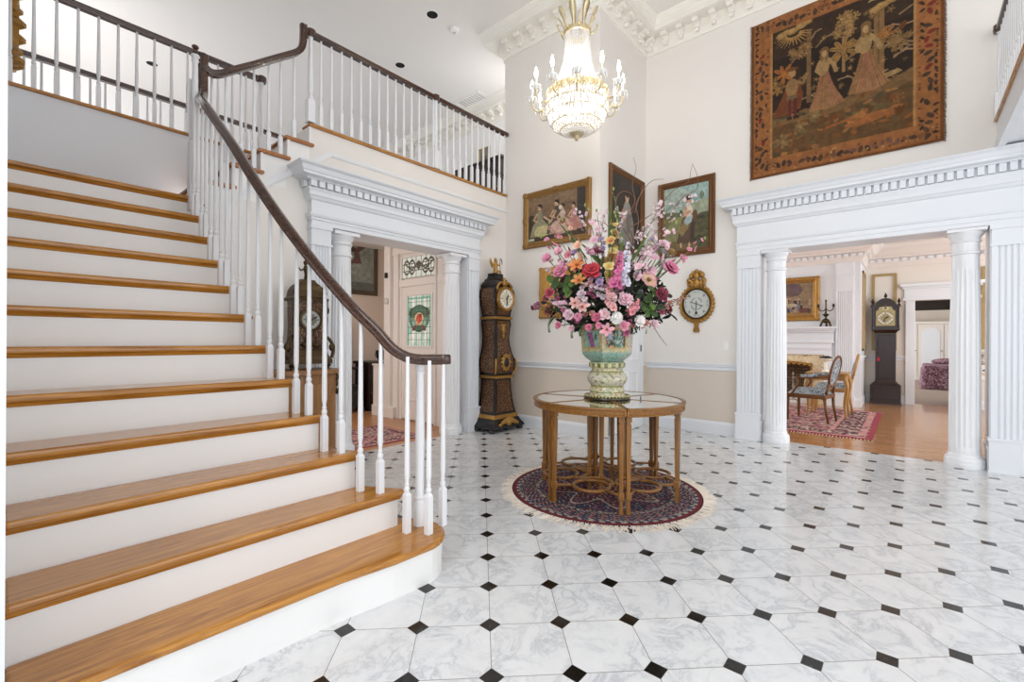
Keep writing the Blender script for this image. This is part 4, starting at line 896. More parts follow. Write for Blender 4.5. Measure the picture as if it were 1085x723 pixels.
# long blades and broad leaves
def blade(p0, p1, w, col, bend=.08):
    mb = MB(); p0, p1 = Vector(p0), Vector(p1); d = (p1 - p0); s_ = d.cross(FWD).normalized(); vs = []; cs = []; 
    for i in range(8):
        t = i / 7; ww = w * sin(pi * min(.97, t * .85 + .12)); c = p0 + d * t + FWD * bend * t * t; vs += [c - s_ * ww, c + FWD * ww * .4, c + s_ * ww]; k_ = .75 + .4 * t; cs += [tuple(x * k_ for x in hexc(col))] * 3
    mb.add(vs, [(i * 3 + j, i * 3 + j + 1, (i + 1) * 3 + j + 1, (i + 1) * 3 + j) for i in range(7) for j in range(2)], cs); return mb.build('blade_leaf', 'petal', fl)
for x0, y0, x1, y1, w in ((645, 270, 648, 205, .012), (660, 290, 692, 240, .012), (640, 285, 622, 262, .014), (640, 280, 612, 252, .010), (622, 275, 590, 230, .009), (655, 280, 662, 240, .012), (618, 278, 606, 250, .009), (676, 275, 690, 262, .012), (690, 300, 706, 280, .012)): blade(at3(x0, y0, .2), at3(x1, y1, .12), w, random.choice(['3F5E2A', '567A38', '2E4A26']))
mb = MB()
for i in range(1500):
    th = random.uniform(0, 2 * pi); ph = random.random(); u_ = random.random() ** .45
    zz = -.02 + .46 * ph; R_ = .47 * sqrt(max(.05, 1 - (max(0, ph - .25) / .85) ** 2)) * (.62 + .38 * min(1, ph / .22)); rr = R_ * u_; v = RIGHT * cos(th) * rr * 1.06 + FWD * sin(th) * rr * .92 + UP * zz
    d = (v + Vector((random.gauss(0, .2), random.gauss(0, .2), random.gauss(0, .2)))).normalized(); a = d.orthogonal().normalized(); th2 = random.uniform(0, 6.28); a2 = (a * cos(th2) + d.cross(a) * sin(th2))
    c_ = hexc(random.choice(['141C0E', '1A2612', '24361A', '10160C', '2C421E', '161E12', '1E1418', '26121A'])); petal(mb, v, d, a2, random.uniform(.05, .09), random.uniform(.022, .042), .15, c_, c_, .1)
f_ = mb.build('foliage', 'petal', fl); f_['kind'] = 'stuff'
for px, py in ((598, 302), (603, 306), (690, 318), (681, 322), (694, 307), (606, 296), (688, 330), (585, 300)):
    p = at3(px, py, dome(px, py)); mb = MB()
    for i in range(4): th = random.uniform(0, 6.28); d, a, b = basis(viewdir(p)); c_ = hexc(random.choice(['4E6B2C', '3C5526', '5F7D36'])); petal(mb, p, d, a * cos(th) + b * sin(th), random.uniform(.06, .09), .05, .1, c_, tuple(x * 1.3 for x in c_), .15)
    mb.build('broad_leaf', 'petal', fl)
for x0, y0, x1, y1 in ((585, 335, 582, 352), (610, 345, 606, 358), (618, 346, 615, 356)):
    mb = MB(); P_ = spline([at3(x0, y0, .28), at3((x0 + x1) / 2 - 2, (y0 + y1) / 2, .33), at3(x1, y1, .32)], 6); mb.color('2E4522'); mb.tube(P_, .002, 4)
    for q in P_[2:]:
        for sg in (-1, 1): petal(mb, q, -FWD, (RIGHT * sg + UP * .3).normalized(), .011, .007, .1, hexc('34502A'), hexc('4C6B38'), .2)
    mb.build('trailing_vine', 'petal', fl)
# red oasis edge at the rim
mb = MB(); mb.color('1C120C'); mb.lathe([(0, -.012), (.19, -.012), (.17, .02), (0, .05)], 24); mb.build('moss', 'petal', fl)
# ------------------------------------------------------------------ chandelier
CH = (3.72, 2.425)
ch = thing('chandelier', 'crystal basket chandelier with lit candle bulbs hanging below the tall ceiling', 'chandelier', (CH[0], CH[1], 3.15))
z0 = 3.15
def Z(z): return z - z0
mb = MB(); mb.lathe([(.115, Z(4.165)), (.128, Z(4.17)), (.13, Z(4.195)), (.122, Z(4.22)), (.112, Z(4.22)), (.108, Z(4.17))], 32, cap=False)
mb.build('crown_ring', 'pale_brass', ch, 'auto')
for i in range(8):
    th = 2 * pi * i / 8 + .3; c, s_ = cos(th), sin(th); mb = MB(); rs = []
    for t, w, o in ((0, .016, .125), (.25, .016, .125), (.5, .024, .14), (.75, .034, .165), (.92, .03, .188), (1, .012, .195)):
        z = Z(4.20 + .20 * t); a = th; tx, ty = -s_, c
        rs.append([(c * o + tx * w, s_ * o + ty * w, z), (c * (o + .010), s_ * (o + .010), z), (c * o - tx * w, s_ * o - ty * w, z), (c * (o - .006), s_ * (o - .006), z)])
    mb.rings(rs); mb.build('crown_leaf', 'pale_brass', ch, True)
    th += pi / 8; c, s_ = cos(th), sin(th); mb = MB(); mb.tube([(c * .125, s_ * .125, Z(4.19)), (c * .16, s_ * .16, Z(4.205)), (c * .185, s_ * .185, Z(4.24)), (c * .195, s_ * .195, Z(4.265)), (c * .185, s_ * .185, Z(4.28))], .008, 6); mb.build('crown_scroll', 'pale_brass', ch, True)
mb = MB(); mb.lathe([(.0, Z(4.26)), (.02, Z(4.26)), (.035, Z(4.28)), (.02, Z(4.42)), (.045, Z(4.48)), (.05, Z(4.52)), (.02, Z(4.56)), (.0, Z(4.58))], 12); mb.build('crystal_stem', 'crystal', ch, 'auto')
mb = MB()
for i in range(28):
    zc = Z(4.58) + i * .04; pts = [(.0 + (.010 * cos(2 * pi * j / 8) if i % 2 else 0), (0 if i % 2 else .010 * cos(2 * pi * j / 8)), zc + .024 * sin(2 * pi * j / 8)) for j in range(8)]
    mb.tube(pts, .0035, 5, closed=True, up=(1, 1, 0))
mb.lathe([(.0, Z(5.66)), (.06, Z(5.67)), (.08, Z(5.69)), (.08, Z(5.70))], 20); mb.build('chain', 'pale_brass', ch, True)
# main gilt band
def ringp(r, za, zb, n=64): 
    m_ = MB(); m_.lathe([(r, Z(za)), (r + .012, Z(za + .006)), (r + .006, Z((za + zb) / 2)), (r + .014, Z(zb - .004)), (r, Z(zb)), (r - .01, Z(zb)), (r - .01, Z(za))], n, cap=False); return m_
m_ = ringp(.285, 3.545, 3.615)
for i in range(40):
    th = 2 * pi * i / 40; m_.ell((.296 * cos(th), .296 * sin(th), Z(3.58)), (.012, .012, .02), 6, 4)
m_.build('gilt_band', 'pale_brass', ch, 'auto')
def bead(mb, p, r): mb.ell(p, r, 6, 4)
def strand(pts, r=.0085, step=.016, name='bead_strand'):
    mb = MB(); P_ = [Vector(p) for p in pts]; acc = 0
    for a, b in zip(P_[:-1], P_[1:]):
        L = (b - a).length; t = acc
        while t < L: bead(mb, a + (b - a) * (t / L), r); t += step
        acc = t - L
    return mb.build(name, 'crystal', ch)
for i in range(40):
    th = 2 * pi * i / 40; pr = [(.116, 4.165), (.120, 4.05), (.135, 3.92), (.165, 3.80), (.215, 3.69), (.280, 3.61)]
    strand([(r * cos(th), r * sin(th), Z(z)) for r, z in pr], .0075, .0165)
# lower basket: hanging drops in tiers
for i in range(44):
    th = 2 * pi * i / 44; pr = [(.300, 3.55), (.308, 3.48), (.300, 3.42), (.270, 3.35), (.215, 3.285), (.145, 3.245), (.065, 3.225)]
    strand([(r * cos(th), r * sin(th), Z(z)) for r, z in pr], .0088, .018, 'basket_strand')
for r, z in ((.309, 3.47), (.288, 3.385), (.235, 3.303), (.16, 3.25)):
    m_ = MB(); m_.lathe([(r - .004, Z(z) - .004), (r + .004, Z(z) - .004), (r + .004, Z(z) + .004), (r - .004, Z(z) + .004)], 64, cap=False); m_.build('basket_hoop', 'pale_brass', ch)
def drop(mb, x, y, z, L=.06, r=.010):
    mb.rings([[(x + rr * cos(2 * pi * j / 6), y + rr * sin(2 * pi * j / 6), z - h) for j in range(6)] for rr, h in ((.002, 0), (r * .6, L * .15), (r, L * .6), (r * .5, L * .9), (.001, L))])
for i in range(48):
    th = 2 * pi * i / 48; mb = MB(); drop(mb, .305 * cos(th), .305 * sin(th), Z(3.54), .075, .011); mb.build('crystal_drop', 'crystal', ch)
mb = MB(); mb.lathe([(0, Z(3.235)), (.07, Z(3.235)), (.075, Z(3.222)), (.06, Z(3.205)), (.03, Z(3.195)), (.015, Z(3.17)), (.02, Z(3.16)), (0, Z(3.15))], 20); mb.build('bottom_finial', 'pale_brass', ch, 'auto')
for i in range(12):
    th = 2 * pi * i / 12 + radians(213); c, s_ = cos(th), sin(th); R_ = .435; mb = MB()
    mb.tube(spline([(c * .295, s_ * .295, Z(3.56)), (c * .33, s_ * .33, Z(3.47)), (c * .39, s_ * .39, Z(3.465)), (c * .43, s_ * .43, Z(3.51)), (c * R_, s_ * R_, Z(3.565))], 5), .0075, 6)
    mb.ell((c * .335, s_ * .335, Z(3.462)), .014, 8, 5); arm = mb.build('candle_arm', 'pale_brass', ch, True)
    mb = MB(); mb.lathe([(.010, Z(3.555)), (.03, Z(3.565)), (.048, Z(3.585)), (.05, Z(3.592)), (.02, Z(3.58)), (.012, Z(3.60))], 16, (c * R_, s_ * R_))
    for j in range(8): drop(mb, c * R_ + .046 * cos(j * pi / 4), s_ * R_ + .046 * sin(j * pi / 4), Z(3.582), .05, .007)
    mb.build('drip_pan', 'frosted_glass', arm)
    mb = MB(); mb.lathe([(.0095, Z(3.59)), (.0095, Z(3.665)), (0, Z(3.667))], 10, (c * R_, s_ * R_)); mb.build('candle_sleeve', 'candle_wax', arm, 'auto')
    mb = MB(); mb.lathe([(.007, Z(3.665)), (.016, Z(3.69)), (.017, Z(3.705)), (.010, Z(3.74)), (.003, Z(3.77)), (0, Z(3.772))], 10, (c * R_, s_ * R_)); mb.build('bulb', 'flame_bulb', arm, True)
for i in range(6):
    th = 2 * pi * i / 6; mb = MB(); mb.ell((.16 * cos(th), .16 * sin(th), Z(3.50)), (.016, .016, .03), 8, 6); mb.build('inner_bulb', 'flame_bulb', ch, True)

# ------------------------------------------------------------------ pictures
def framed(name, label, wall, c, w, h, art, prof, mat, group=None, corners=None, tilt=0, cat='painting'):
    rz = 0 if wall == 'back' else -90
    t = thing(name, label, cat, c, rz, group); mb = MB(); mb.rectframe(w, h, prof)
    if corners:
        for sx in (-1, 1):
            for z in (0, h):
                mb.ell((sx * (w / 2 - corners * .45), -.035, z + (corners * .45 if z == 0 else -corners * .45)), (corners * .6, .02, corners * .6), 8, 5)
            mb.ell((sx * (w / 2 - corners * .4), -.035, h / 2), (corners * .5, .02, corners), 8, 5)
        for z in (corners * .4, h - corners * .4): mb.ell((0, -.035, z), (corners, .02, corners * .5), 8, 5)
    mb.build('frame', mat, t, 'auto')
    art.mottle(34, .30, int(abs(w * 991 + h * 77))); art.mottle(12, .22, int(w * 313)); ins = max(p[0] for p in prof) - .01; art.mesh('canvas', w - 2 * ins, h - 2 * ins, 'painted', t, (0, -.012, ins), th=.008); return t
FP = [(0, 0), (0, -.03), (.012, -.045), (.03, -.04), (.045, -.025), (.06, -.03), (.075, -.02), (.085, -.012), (.085, 0)]
def lady(a, x, y, h, dress, skin='C9A27E', hair='2A1A12', bust=None, w=.5, seat=True):
    a.poly([(x - w * h * .5, y), (x - w * h * .38, y + h * .32), (x - .06 * h, y + h * .52), (x + .06 * h, y + h * .52), (x + w * h * .42, y + h * .30), (x + w * h * .5, y)], dress)
    b = bust or dress; a.ell(x, y + h * .62, .075 * h, .16 * h, b); a.ell(x, y + h * .86, .05 * h, .075 * h, skin); a.ell(x, y + h * .935, .052 * h, .038 * h, hair); a.ell(x + .035 * h, y + h * .88, .022 * h, .05 * h, hair)
    a.line([(x - .07 * h, y + h * .68), (x - .16 * h, y + h * .52), (x - .05 * h, y + h * .45)], .022 * h, skin)
a = Art(150, 106, '7A6148'); a.mottle(5, .25, 1); a.rect(0, 1, .75, 1, '8C7358', .5); a.rect(.85, 1, .1, 1, '2A2A2C', .9); a.rect(0, .12, 0, .6, '1E1A16', .8); a.rect(0, 1, 0, .14, '2C2018', .8); a.ell(.35, .3, .3, .2, '3A2C22', al=.8)
lady(a, .22, .12, .72, '9A9474', bust='8E8A70'); a.ell(.26, .22, .14, .12, 'C9BC86', al=.8); lady(a, .52, .14, .72, '55483C', hair='14100E'); lady(a, .62, .12, .62, 'B08C78', bust='BCA698', w=.75); lady(a, .80, .14, .58, 'B57E74', bust='B8847C'); a.ell(.58, .25, .17, .16, 'CBA695', al=.85); a.ell(.62, .36, .05, .06, '8A5A44')
a.line([(.30, .52), (.42, .40), (.5, .6)], .02, 'C9A98C'); a.rect(.02, .12, .04, .09, 'B9B79C'); a.ell(.58, .66, .03, .045, 'E6DAC8'); a.mottle(22, .3, 2)
framed('framed_painting', 'gilt framed painting of seated women, left of the flowers on the corner wall', 'right', (UA - .002, 3.557, 2.50), 1.095, .775, a, FP, 'frame_gold', corners=.07)
a = Art(100, 140, '2C241F'); a.mottle(4, .3, 3); a.ell(.5, .55, .4, .4, '3E332B', al=.6)
a.poly([(.22, .0), (.3, .45), (.42, .62), (.6, .62), (.72, .4), (.78, 0)], '8A857C'); a.ell(.5, .55, .12, .12, '9A948A'); a.ell(.5, .72, .06, .075, 'C9A284'); a.ell(.5, .77, .065, .05, '3A2518'); a.line([(.4, .55), (.3, .42), (.45, .38)], .02, 'B8957A'); a.ell(.55, .35, .1, .16, '6E6A66', al=.7); a.mottle(20, .3, 4)
framed('framed_painting', 'narrow looking framed portrait on dark ground above the white alcove door', 'back', (5.68, VB - .002, 2.42), .985, 1.08, a, FP, 'frame_brown')
a = Art(108, 146, '9FB4A6'); a.mottle(3, .2, 5); a.rect(0, 1, .72, 1, '8FAFB0', .5); a.ell(.2, .85, .4, .12, 'B6BFAE', al=.6); a.rect(0, 1, 0, .52, '7F7A4A', .9); a.ell(.9, .62, .35, .12, '9A9A78', al=.7); a.ell(.1, .55, .3, .07, '5E6438', al=.9); a.rect(0, .75, .46, .52, '8E8A54', .8); a.ell(.9, .25, .35, .3, '3E3A26', al=.85); a.rect(0, 1, 0, .16, '6A4A26', .7)
for _ in range(60): a.ell(random.uniform(.7, 1), random.uniform(.05, .5), .05, .03, random.choice(['4A4A2A', '2E2E1C', '5E5A34']), al=.8)
a.ell(.84, .80, .05, .06, '5E6A4A', al=.8); a.ell(.40, .58, .04, .05, '4A5A32')
a.poly([(.30, .12), (.40, .42), (.52, .62), (.66, .56), (.72, .36), (.66, .10)], '5A4636'); a.poly([(.34, .30), (.5, .52), (.62, .5), (.55, .32), (.42, .22)], '8A7448'); a.poly([(.46, .44), (.55, .56), (.66, .52), (.62, .42), (.52, .38)], '9FB0B0'); a.poly([(.44, .56), (.5, .68), (.62, .68), (.66, .56), (.55, .50)], 'D8C8B4'); a.ell(.56, .75, .055, .06, 'C99C80'); a.ell(.56, .80, .06, .04, '3A2416')
a.line([(.5, .64), (.46, .54), (.58, .58)], .025, 'C99C80'); a.ell(.70, .52, .055, .08, '6A4630'); a.line([(.66, .4), (.64, .15)], .03, '3E2E22'); a.ell(.40, .09, .02, .04, 'C9A080'); a.ell(.58, .08, .02, .04, 'C9A080'); a.mottle(24, .25, 6)
framed('framed_painting', 'gilt framed painting of a figure in a landscape above the oval wall dial', 'right', (UC - .002, 2.31, 2.39), .775, 1.05, a, FP, 'frame_brown')
a = Art(70, 80, 'C8A862'); a.mottle(8, .4, 8)
for _ in range(90): a.ell(random.random(), random.random(), .05, .04, random.choice(['A8843E', 'DAC07E', '8A6830']))
a.rect(.25, .75, .3, .7, '6A5232', .9); a.mottle(20, .3, 9)
framed('framed_picture', 'small carved gold frame partly hidden behind the flowers left of the vase', 'right', (UA - .002, 3.50, 1.515), .62, .69, a, [(0, 0), (0, -.03), (.02, -.06), (.05, -.05), (.09, -.03), (.14, -.035), (.16, -.015), (.16, 0)], 'old_gold', corners=.06)

# tapestry
a = Art(240, 262, '281B11'); a.mottle(6, .35, 11)
def leafy(x, y, r, c, n=8, seed=0):
    rr = random.Random(seed)
    for i in range(n):
        th = 2 * pi * i / n + rr.uniform(-.2, .2); k_ = rr.uniform(.8, 1.15); a.ell(x + r * .62 * k_ * cos(th), y + r * .62 * k_ * sin(th), r * .40, r * .17, c, math.degrees(th)); a.line([(x, y), (x + r * .9 * cos(th), y + r * .9 * sin(th))], .0022, '5A4022', .8)
    a.ell(x, y, r * .28, r * .26, c)
def crown_(x, y, r, c, n, seed=1):
    rr = random.Random(seed)
    for i in range(n):
        q = sqrt(rr.random()); th = rr.uniform(0, 6.28); leafy(x + r * q * cos(th), y + r * .8 * q * sin(th), r * .42, c, 7, i)
a.rect(.14, .86, .72, .9, '3E2C1C', .5)
for q in range(20):
    x = random.uniform(.14, .84); y = random.uniform(.40, .80); x1 = x + random.uniform(.06, .16); y1 = y + random.uniform(-.05, .07); a.line([(x, y), ((x + x1) / 2, (y + y1) / 2 + .02), (x1, y1)], .0042, '86694A')
a.rect(.335, .36, .40, .84, '6E5232'); a.rect(.685, .735, .46, .80, '7E5E38'); a.rect(.525, .54, .52, .72, '8A6C46'); a.rect(.70, .712, .5, .8, '5E4426', .7)
crown_(.30, .73, .055, '977346', 12, 3); crown_(.53, .79, .075, '9A7848', 14, 4); leafy(.53, .65, .075, '916C3A', 9); crown_(.67, .80, .035, '86693F', 7, 6); leafy(.80, .60, .06, '7E6038', 9, 2); leafy(.20, .62, .065, '955A26', 7, 3); leafy(.165, .54, .05, '86602E', 7, 5); leafy(.74, .66, .05, '96622E', 7, 8); leafy(.61, .66, .03, 'A07C50', 5, 9); leafy(.60, .48, .025, 'A08054', 5, 4)
for i in range(13): th = radians(195 + i * 12.5); a.poly([(.255 + .04 * cos(th - .15), .86 + .03 * sin(th - .15)), (.255 + .125 * cos(th), .86 + .095 * sin(th)), (.255 + .04 * cos(th + .15), .86 + .03 * sin(th + .15))], 'A27A44')
for x, y, r in ((.19, .865, .035), (.22, .875, .03), (.25, .87, .035), (.30, .885, .035), (.335, .895, .03), (.365, .915, .025), (.50, .915, .025), (.53, .93, .03), (.57, .945, .03), (.61, .95, .03), (.65, .965, .03), (.80, .87, .04), (.84, .885, .035), (.77, .84, .035), (.72, .825, .035), (.69, .815, .03)): a.ell(x, y, r, r * .55, '93703F'); a.ell(x, y + r * .12, r * .7, r * .3, 'A27F4C')
for x, y in ((.62, .9), (.66, .87), (.70, .895)): a.line([(x, y), (x + .015, y + .006), (x + .03, y + .002)], .004, 'A88A5A')
for q in range(44): leafy(random.uniform(.14, .86), random.uniform(.38, .80), random.uniform(.014, .024), random.choice(['8A6A3C', '75592F', '9C7C4C', '5A4A2C']), 5, q)
a.poly([(.12, .11), (.88, .11), (.88, .43), (.72, .37), (.5, .36), (.3, .33), (.12, .36)], '5E4224', .95); a.poly([(.12, .36), (.3, .33), (.5, .365), (.72, .38), (.88, .44), (.88, .36), (.5, .30), (.12, .30)], '6E5230')
for q in range(90): a.ell(random.uniform(.13, .87), random.uniform(.12, .37), random.uniform(.012, .035), random.uniform(.006, .016), random.choice(['74421C', '8E5424', '4A3E26', '9A6A34', '54482E', '7E5028', '665634', '8A6038']), random.uniform(-40, 40), .8)
leafy(.20, .20, .05, '846A40', 7, 1); leafy(.30, .27, .04, '8A7044', 7, 2); leafy(.38, .31, .035, '8A7044', 7, 3); crown_(.80, .29, .03, '9A6632', 8, 5)
a.ell(.66, .215, .12, .026, '945A2E', 8, .9); a.ell(.60, .235, .05, .022, '9C6636', 20); a.line([(.72, .22), (.78, .25), (.83, .24)], .006, '8A5A2E'); a.line([(.45, .22), (.55, .235), (.62, .22)], .008, '8A5426')
a.poly([(.68, .41), (.72, .44), (.80, .45), (.82, .43), (.76, .415)], '8E7448')
def fig(x, y, h, gown, top):
    a.poly([(x - .20 * h, y + .01 * h), (x - .10 * h, y + .34 * h), (x - .045 * h, y + .56 * h), (x + .05 * h, y + .56 * h), (x + .12 * h, y + .34 * h), (x + .27 * h, y + .05 * h), (x + .1 * h, y - .01 * h)], gown)
    for q in range(-5, 7): a.line([(x + q * .009 * h, y + .54 * h), (x + q * .022 * h, y + .28 * h), (x + q * .042 * h, y + .02 * h)], .0026, random.choice(['6E4A2C', '7E5A38', '8A5242']), .75)
    a.ell(x, y + .64 * h, .07 * h, .13 * h, top); a.line([(x - .055 * h, y + .72 * h), (x - .10 * h, y + .60 * h), (x - .03 * h, y + .53 * h)], .026 * h, top); a.line([(x + .055 * h, y + .72 * h), (x + .13 * h, y + .62 * h), (x + .16 * h, y + .52 * h)], .026 * h, top)
    a.ell(x, y + .84 * h, .05 * h, .065 * h, '9E7C50'); a.ell(x, y + .87 * h, .062 * h, .055 * h, '70522E'); a.ell(x - .03 * h, y + .79 * h, .03 * h, .07 * h, '70522E'); a.ell(x + .03 * h, y + .79 * h, .03 * h, .07 * h, '70522E'); a.ell(x, y + .82 * h, .035 * h, .05 * h, 'A38256')
fig(.43, .335, .40, '8C6640', '94744A'); fig(.645, .37, .43, '8E6642', '94764C')
a.poly([(.13, .36), (.19, .47), (.225, .57), (.29, .56), (.315, .47), (.30, .38), (.22, .36)], '67381C'); a.ell(.25, .52, .036, .055, '84643E'); a.rect(.222, .28, .44, .475, '6A5236'); a.ell(.252, .61, .021, .028, '96744A'); a.ell(.252, .633, .034, .011, '5E3A1C'); a.poly([(.228, .34), (.228, .45), (.248, .45), (.246, .34)], '562420'); a.poly([(.262, .34), (.258, .45), (.28, .45), (.28, .34)], '562420'); a.rect(.22, .25, .325, .345, '2A1C12'); a.rect(.26, .29, .325, .345, '2A1C12'); a.line([(.27, .55), (.315, .53), (.335, .58)], .009, '84643E')
B_ = '8E5A30'; 
for m in ((a.u < .125), (a.u > .875), (a.t < .11), (a.t > .90)): a.put(m, B_)
for m in ((np.abs(a.u - .128) < .006), (np.abs(a.u - .872) < .006)): a.put(m & (a.t > .11) & (a.t < .9), '9C7244')
for i in range(26):
    t = .04 + .92 * i / 25
    for x in (.065, .935):
        a.ell(x + random.uniform(-.012, .012), t, .02, .011, random.choice(['4A3426', '6E2A1E', '3A2E22', '8A5A2E']), random.uniform(0, 180)); a.ell(x + random.choice([-.03, .03]), t + .016, .014, .007, '2E2018', random.uniform(0, 180))
    if i < 24:
        for y in (.055, .945): x = .1 + .8 * i / 23; a.ell(x, y + random.uniform(-.01, .01), .02, .012, random.choice(['4A3426', '6E4A3A', '3A2A1E', '7A4A2A']), random.uniform(0, 180))
for q in range(150):
    for x in (random.choice([.03, .105, .895, .97]),): a.ell(x, random.random(), .006, .004, '4A3020')
for q in range(90):
    x = random.uniform(.03, .97); y = random.choice([random.uniform(.02, .09), random.uniform(.915, .98)]); a.ell(x, y, .008, .005, random.choice(['5A3A22', '3A2A1E', 'A07848']), random.uniform(0, 180))
for m in ((a.u < .018), (a.u > .982), (a.t < .015)): a.put(m, '6A3E1A')
a.mottle(40, .34, 12); a.mottle(90, .22, 13); a.a *= .98
t = thing('tapestry', 'large brown woven tapestry of figures and trees hung high above the right doorway', 'tapestry', (UC - .002, .615, 3.245), -90)
a.mesh('weave', 1.75, 1.92, 'woven', t, (0, -.018, 0), th=.012, wave=lambda x, z: -.004 * sin(x * 9) - .003 * sin(z * 7 + x * 3) )
mb = MB()
for i in range(170):
    z = i / 169 * 1.92
    for sx in (-1, 1): mb.tube([(sx * .872, -.018, z), (sx * (.885 + random.uniform(0, .012)), -.018, z - .008)], .004, 4)
f_ = mb.build('fringe', 'frame_brown', t); f_['kind'] = 'stuff'

# oval wall dial with carved gilt surround
t = thing('wall_barometer', 'oval carved gilt barometer with a pale round dial on the wall right of the flowers', 'barometer', (UC - .002, 2.155, 1.34), -90)
mb = MB(); cz = .385
def oval(rx, rz, y, n=48): return [(rx * cos(2 * pi * i / n), y, cz + rz * sin(2 * pi * i / n)) for i in range(n)]
mb.rings([oval(.225, .25, 0), oval(.225, .25, -.02), oval(.205, .228, -.045), oval(.192, .214, -.03), oval(.186, .208, -.03)], cap=False)
for i in range(30):
    th = 2 * pi * i / 30; mb.ell((.222 * cos(th), -.02, cz + .247 * sin(th)), (.022, .018, .022), 7, 4)
mb.build('surround', 'old_gold', t, 'auto')
mb = MB(); mb.rings([oval(.188, .21, -.02), oval(.188, .21, -.034), oval(.178, .198, -.042), oval(.17, .19, -.03), oval(.166, .186, -.018)], cap=False); mb.build('inner_rim', 'bronze_dark', t, 'auto')
mb = MB()
for x, z, rx, rz_ in ((0, .665, .05, .07), (-.06, .66, .03, .05), (.06, .66, .03, .05), (-.095, .70, .035, .03), (.095, .70, .035, .03), (-.07, .76, .03, .04), (.075, .77, .035, .04), (0, .76, .045, .06), (0, .82, .03, .03), (-.04, .80, .025, .03), (.05, .805, .025, .025), (-.1, .64, .025, .02), (.1, .64, .025, .02)): mb.ell((x, -.03, z), (rx, .025, rz_), 8, 6)
for sx in (-1, 1): mb.tube(spline([(sx * .02, -.03, .62), (sx * .09, -.035, .64), (sx * .12, -.03, .70), (sx * .08, -.035, .74)], 5), .012, 6)
mb.build('crest', 'old_gold', t, True)
mb = MB(); mb.rings([[(x, y, z) for x, y in ((-w, 0), (w, 0), (w, -.03), (-w, -.03))] for w, z in ((.035, 0), (.04, .03), (.026, .07), (.03, .11), (.045, .14))]); mb.build('tail', 'old_gold', t)
a = Art(60, 60, 'C9CCC6'); 
for r in (.42, .34, .2): a.put(np.abs(np.hypot(a.u - .5, a.t - .5) - r) < .008, '8A8C88')
for i in range(24): th = 2 * pi * i / 24; a.line([(.5 + .36 * cos(th), .5 + .36 * sin(th)), (.5 + .41 * cos(th), .5 + .41 * sin(th))], .008, '6A6A66')
v = []
mb = MB(); n = 40
for i in range(13):
    for j in range(n):
        q = i / 12; x, zz = q * cos(2 * pi * j / n), q * sin(2 * pi * j / n); v.append(a.a[min(59, int((.5 - zz * .49) * 60)), min(59, int((.5 + x * .49) * 60))])
mb.add([(q / 12 * .172 * cos(2 * pi * j / n), -.02, cz + q / 12 * .192 * sin(2 * pi * j / n)) for q in range(13) for j in range(n)], [(i * n + j, i * n + (j + 1) % n, (i + 1) * n + (j + 1) % n, (i + 1) * n + j) for i in range(12) for j in range(n)], v); mb.build('dial', 'painted', t, label='pale round dial')
mb = MB(); mb.tube([(-.09, -.026, cz + .03), (.09, -.026, cz - .035)], .003, 5); mb.build('hand', 'dark_iron', t)
mb = MB(); mb.tube([(0, -.028, cz + .04), (0, -.028, cz - .12)], .0035, 5); mb.ell((0, -.028, cz - .125), (.016, .006, .02)); mb.ell((0, -.03, cz), .009); mb.build('hand', 'bronze_dark', t)

# light switch plate
t = thing('switch_plate', 'small white switch plate on the wall beside the right doorway', 'switch', (UC - .001, 1.78, 1.10), -90)
mb = MB(); mb.box(-.035, .035, -.008, 0, 0, .115); mb.build('plate', 'plastic_white', t, bevel=.003); mb = MB(); mb.box(-.006, .006, -.016, -.006, .045, .07); mb.build('toggle', 'plastic_white', t)

# ceiling fittings
for (u, v), lb in zip(((3.984, 4.959), (4.378, 6.267), (1.717, 9.318)), ('round recessed ceiling light, unlit, at the top of the photo', 'round recessed ceiling light, unlit, just above the gallery handrail', 'round recessed ceiling light, unlit, behind the upper left balusters')):
    t = thing('recessed_light', lb, 'ceiling light', (u, v, ZC - .004), 0, 'recessed ceiling lights'); mb = MB(); mb.lathe([(.075, 0), (.098, 0), (.098, .004), (.075, .004)], 28, cap=False); mb.build('trim_ring', 'plastic_white', t, 'auto'); mb = MB(); mb.lathe([(0, .002), (.076, .002), (.076, .004), (0, .004)], 28); mb.build('baffle', 'black_hole', t)
t = thing('smoke_detector', 'white round smoke detector on the gallery ceiling', 'smoke detector', (4.381, 4.949, ZC - .05)); mb = MB(); mb.lathe([(0, .0), (.04, .0), (.06, .012), (.068, .035), (.068, .05), (0, .05)], 24); mb.build('housing', 'plastic_white', t, 'auto'); mb = MB(); mb.lathe([(0, -.004), (.02, -.004), (.02, .006), (0, .006)], 12); mb.build('sensor', 'vent_grey', t)
t = thing('ceiling_vent', 'rectangular white air vent in the gallery ceiling', 'vent', (5.93, 6.16, ZC - .012)); mb = MB(); mb.box(-.17, .17, -.30, .30, .006, .012); mb.build('backing', 'vent_grey', t); mb = MB(); 
for q in ((-.19, -.16, -.32, .32), (.16, .19, -.32, .32), (-.16, .16, -.32, -.29), (-.16, .16, .29, .32)): mb.box(*q, 0, .012)
mb.build('frame', 'plastic_white', t)
for i in range(9): mb = MB(); y = -.27 + i * .0675; mb.box(-.16, .16, y - .012, y + .012, .002, .007); mb.build('slat', 'plastic_white', t)
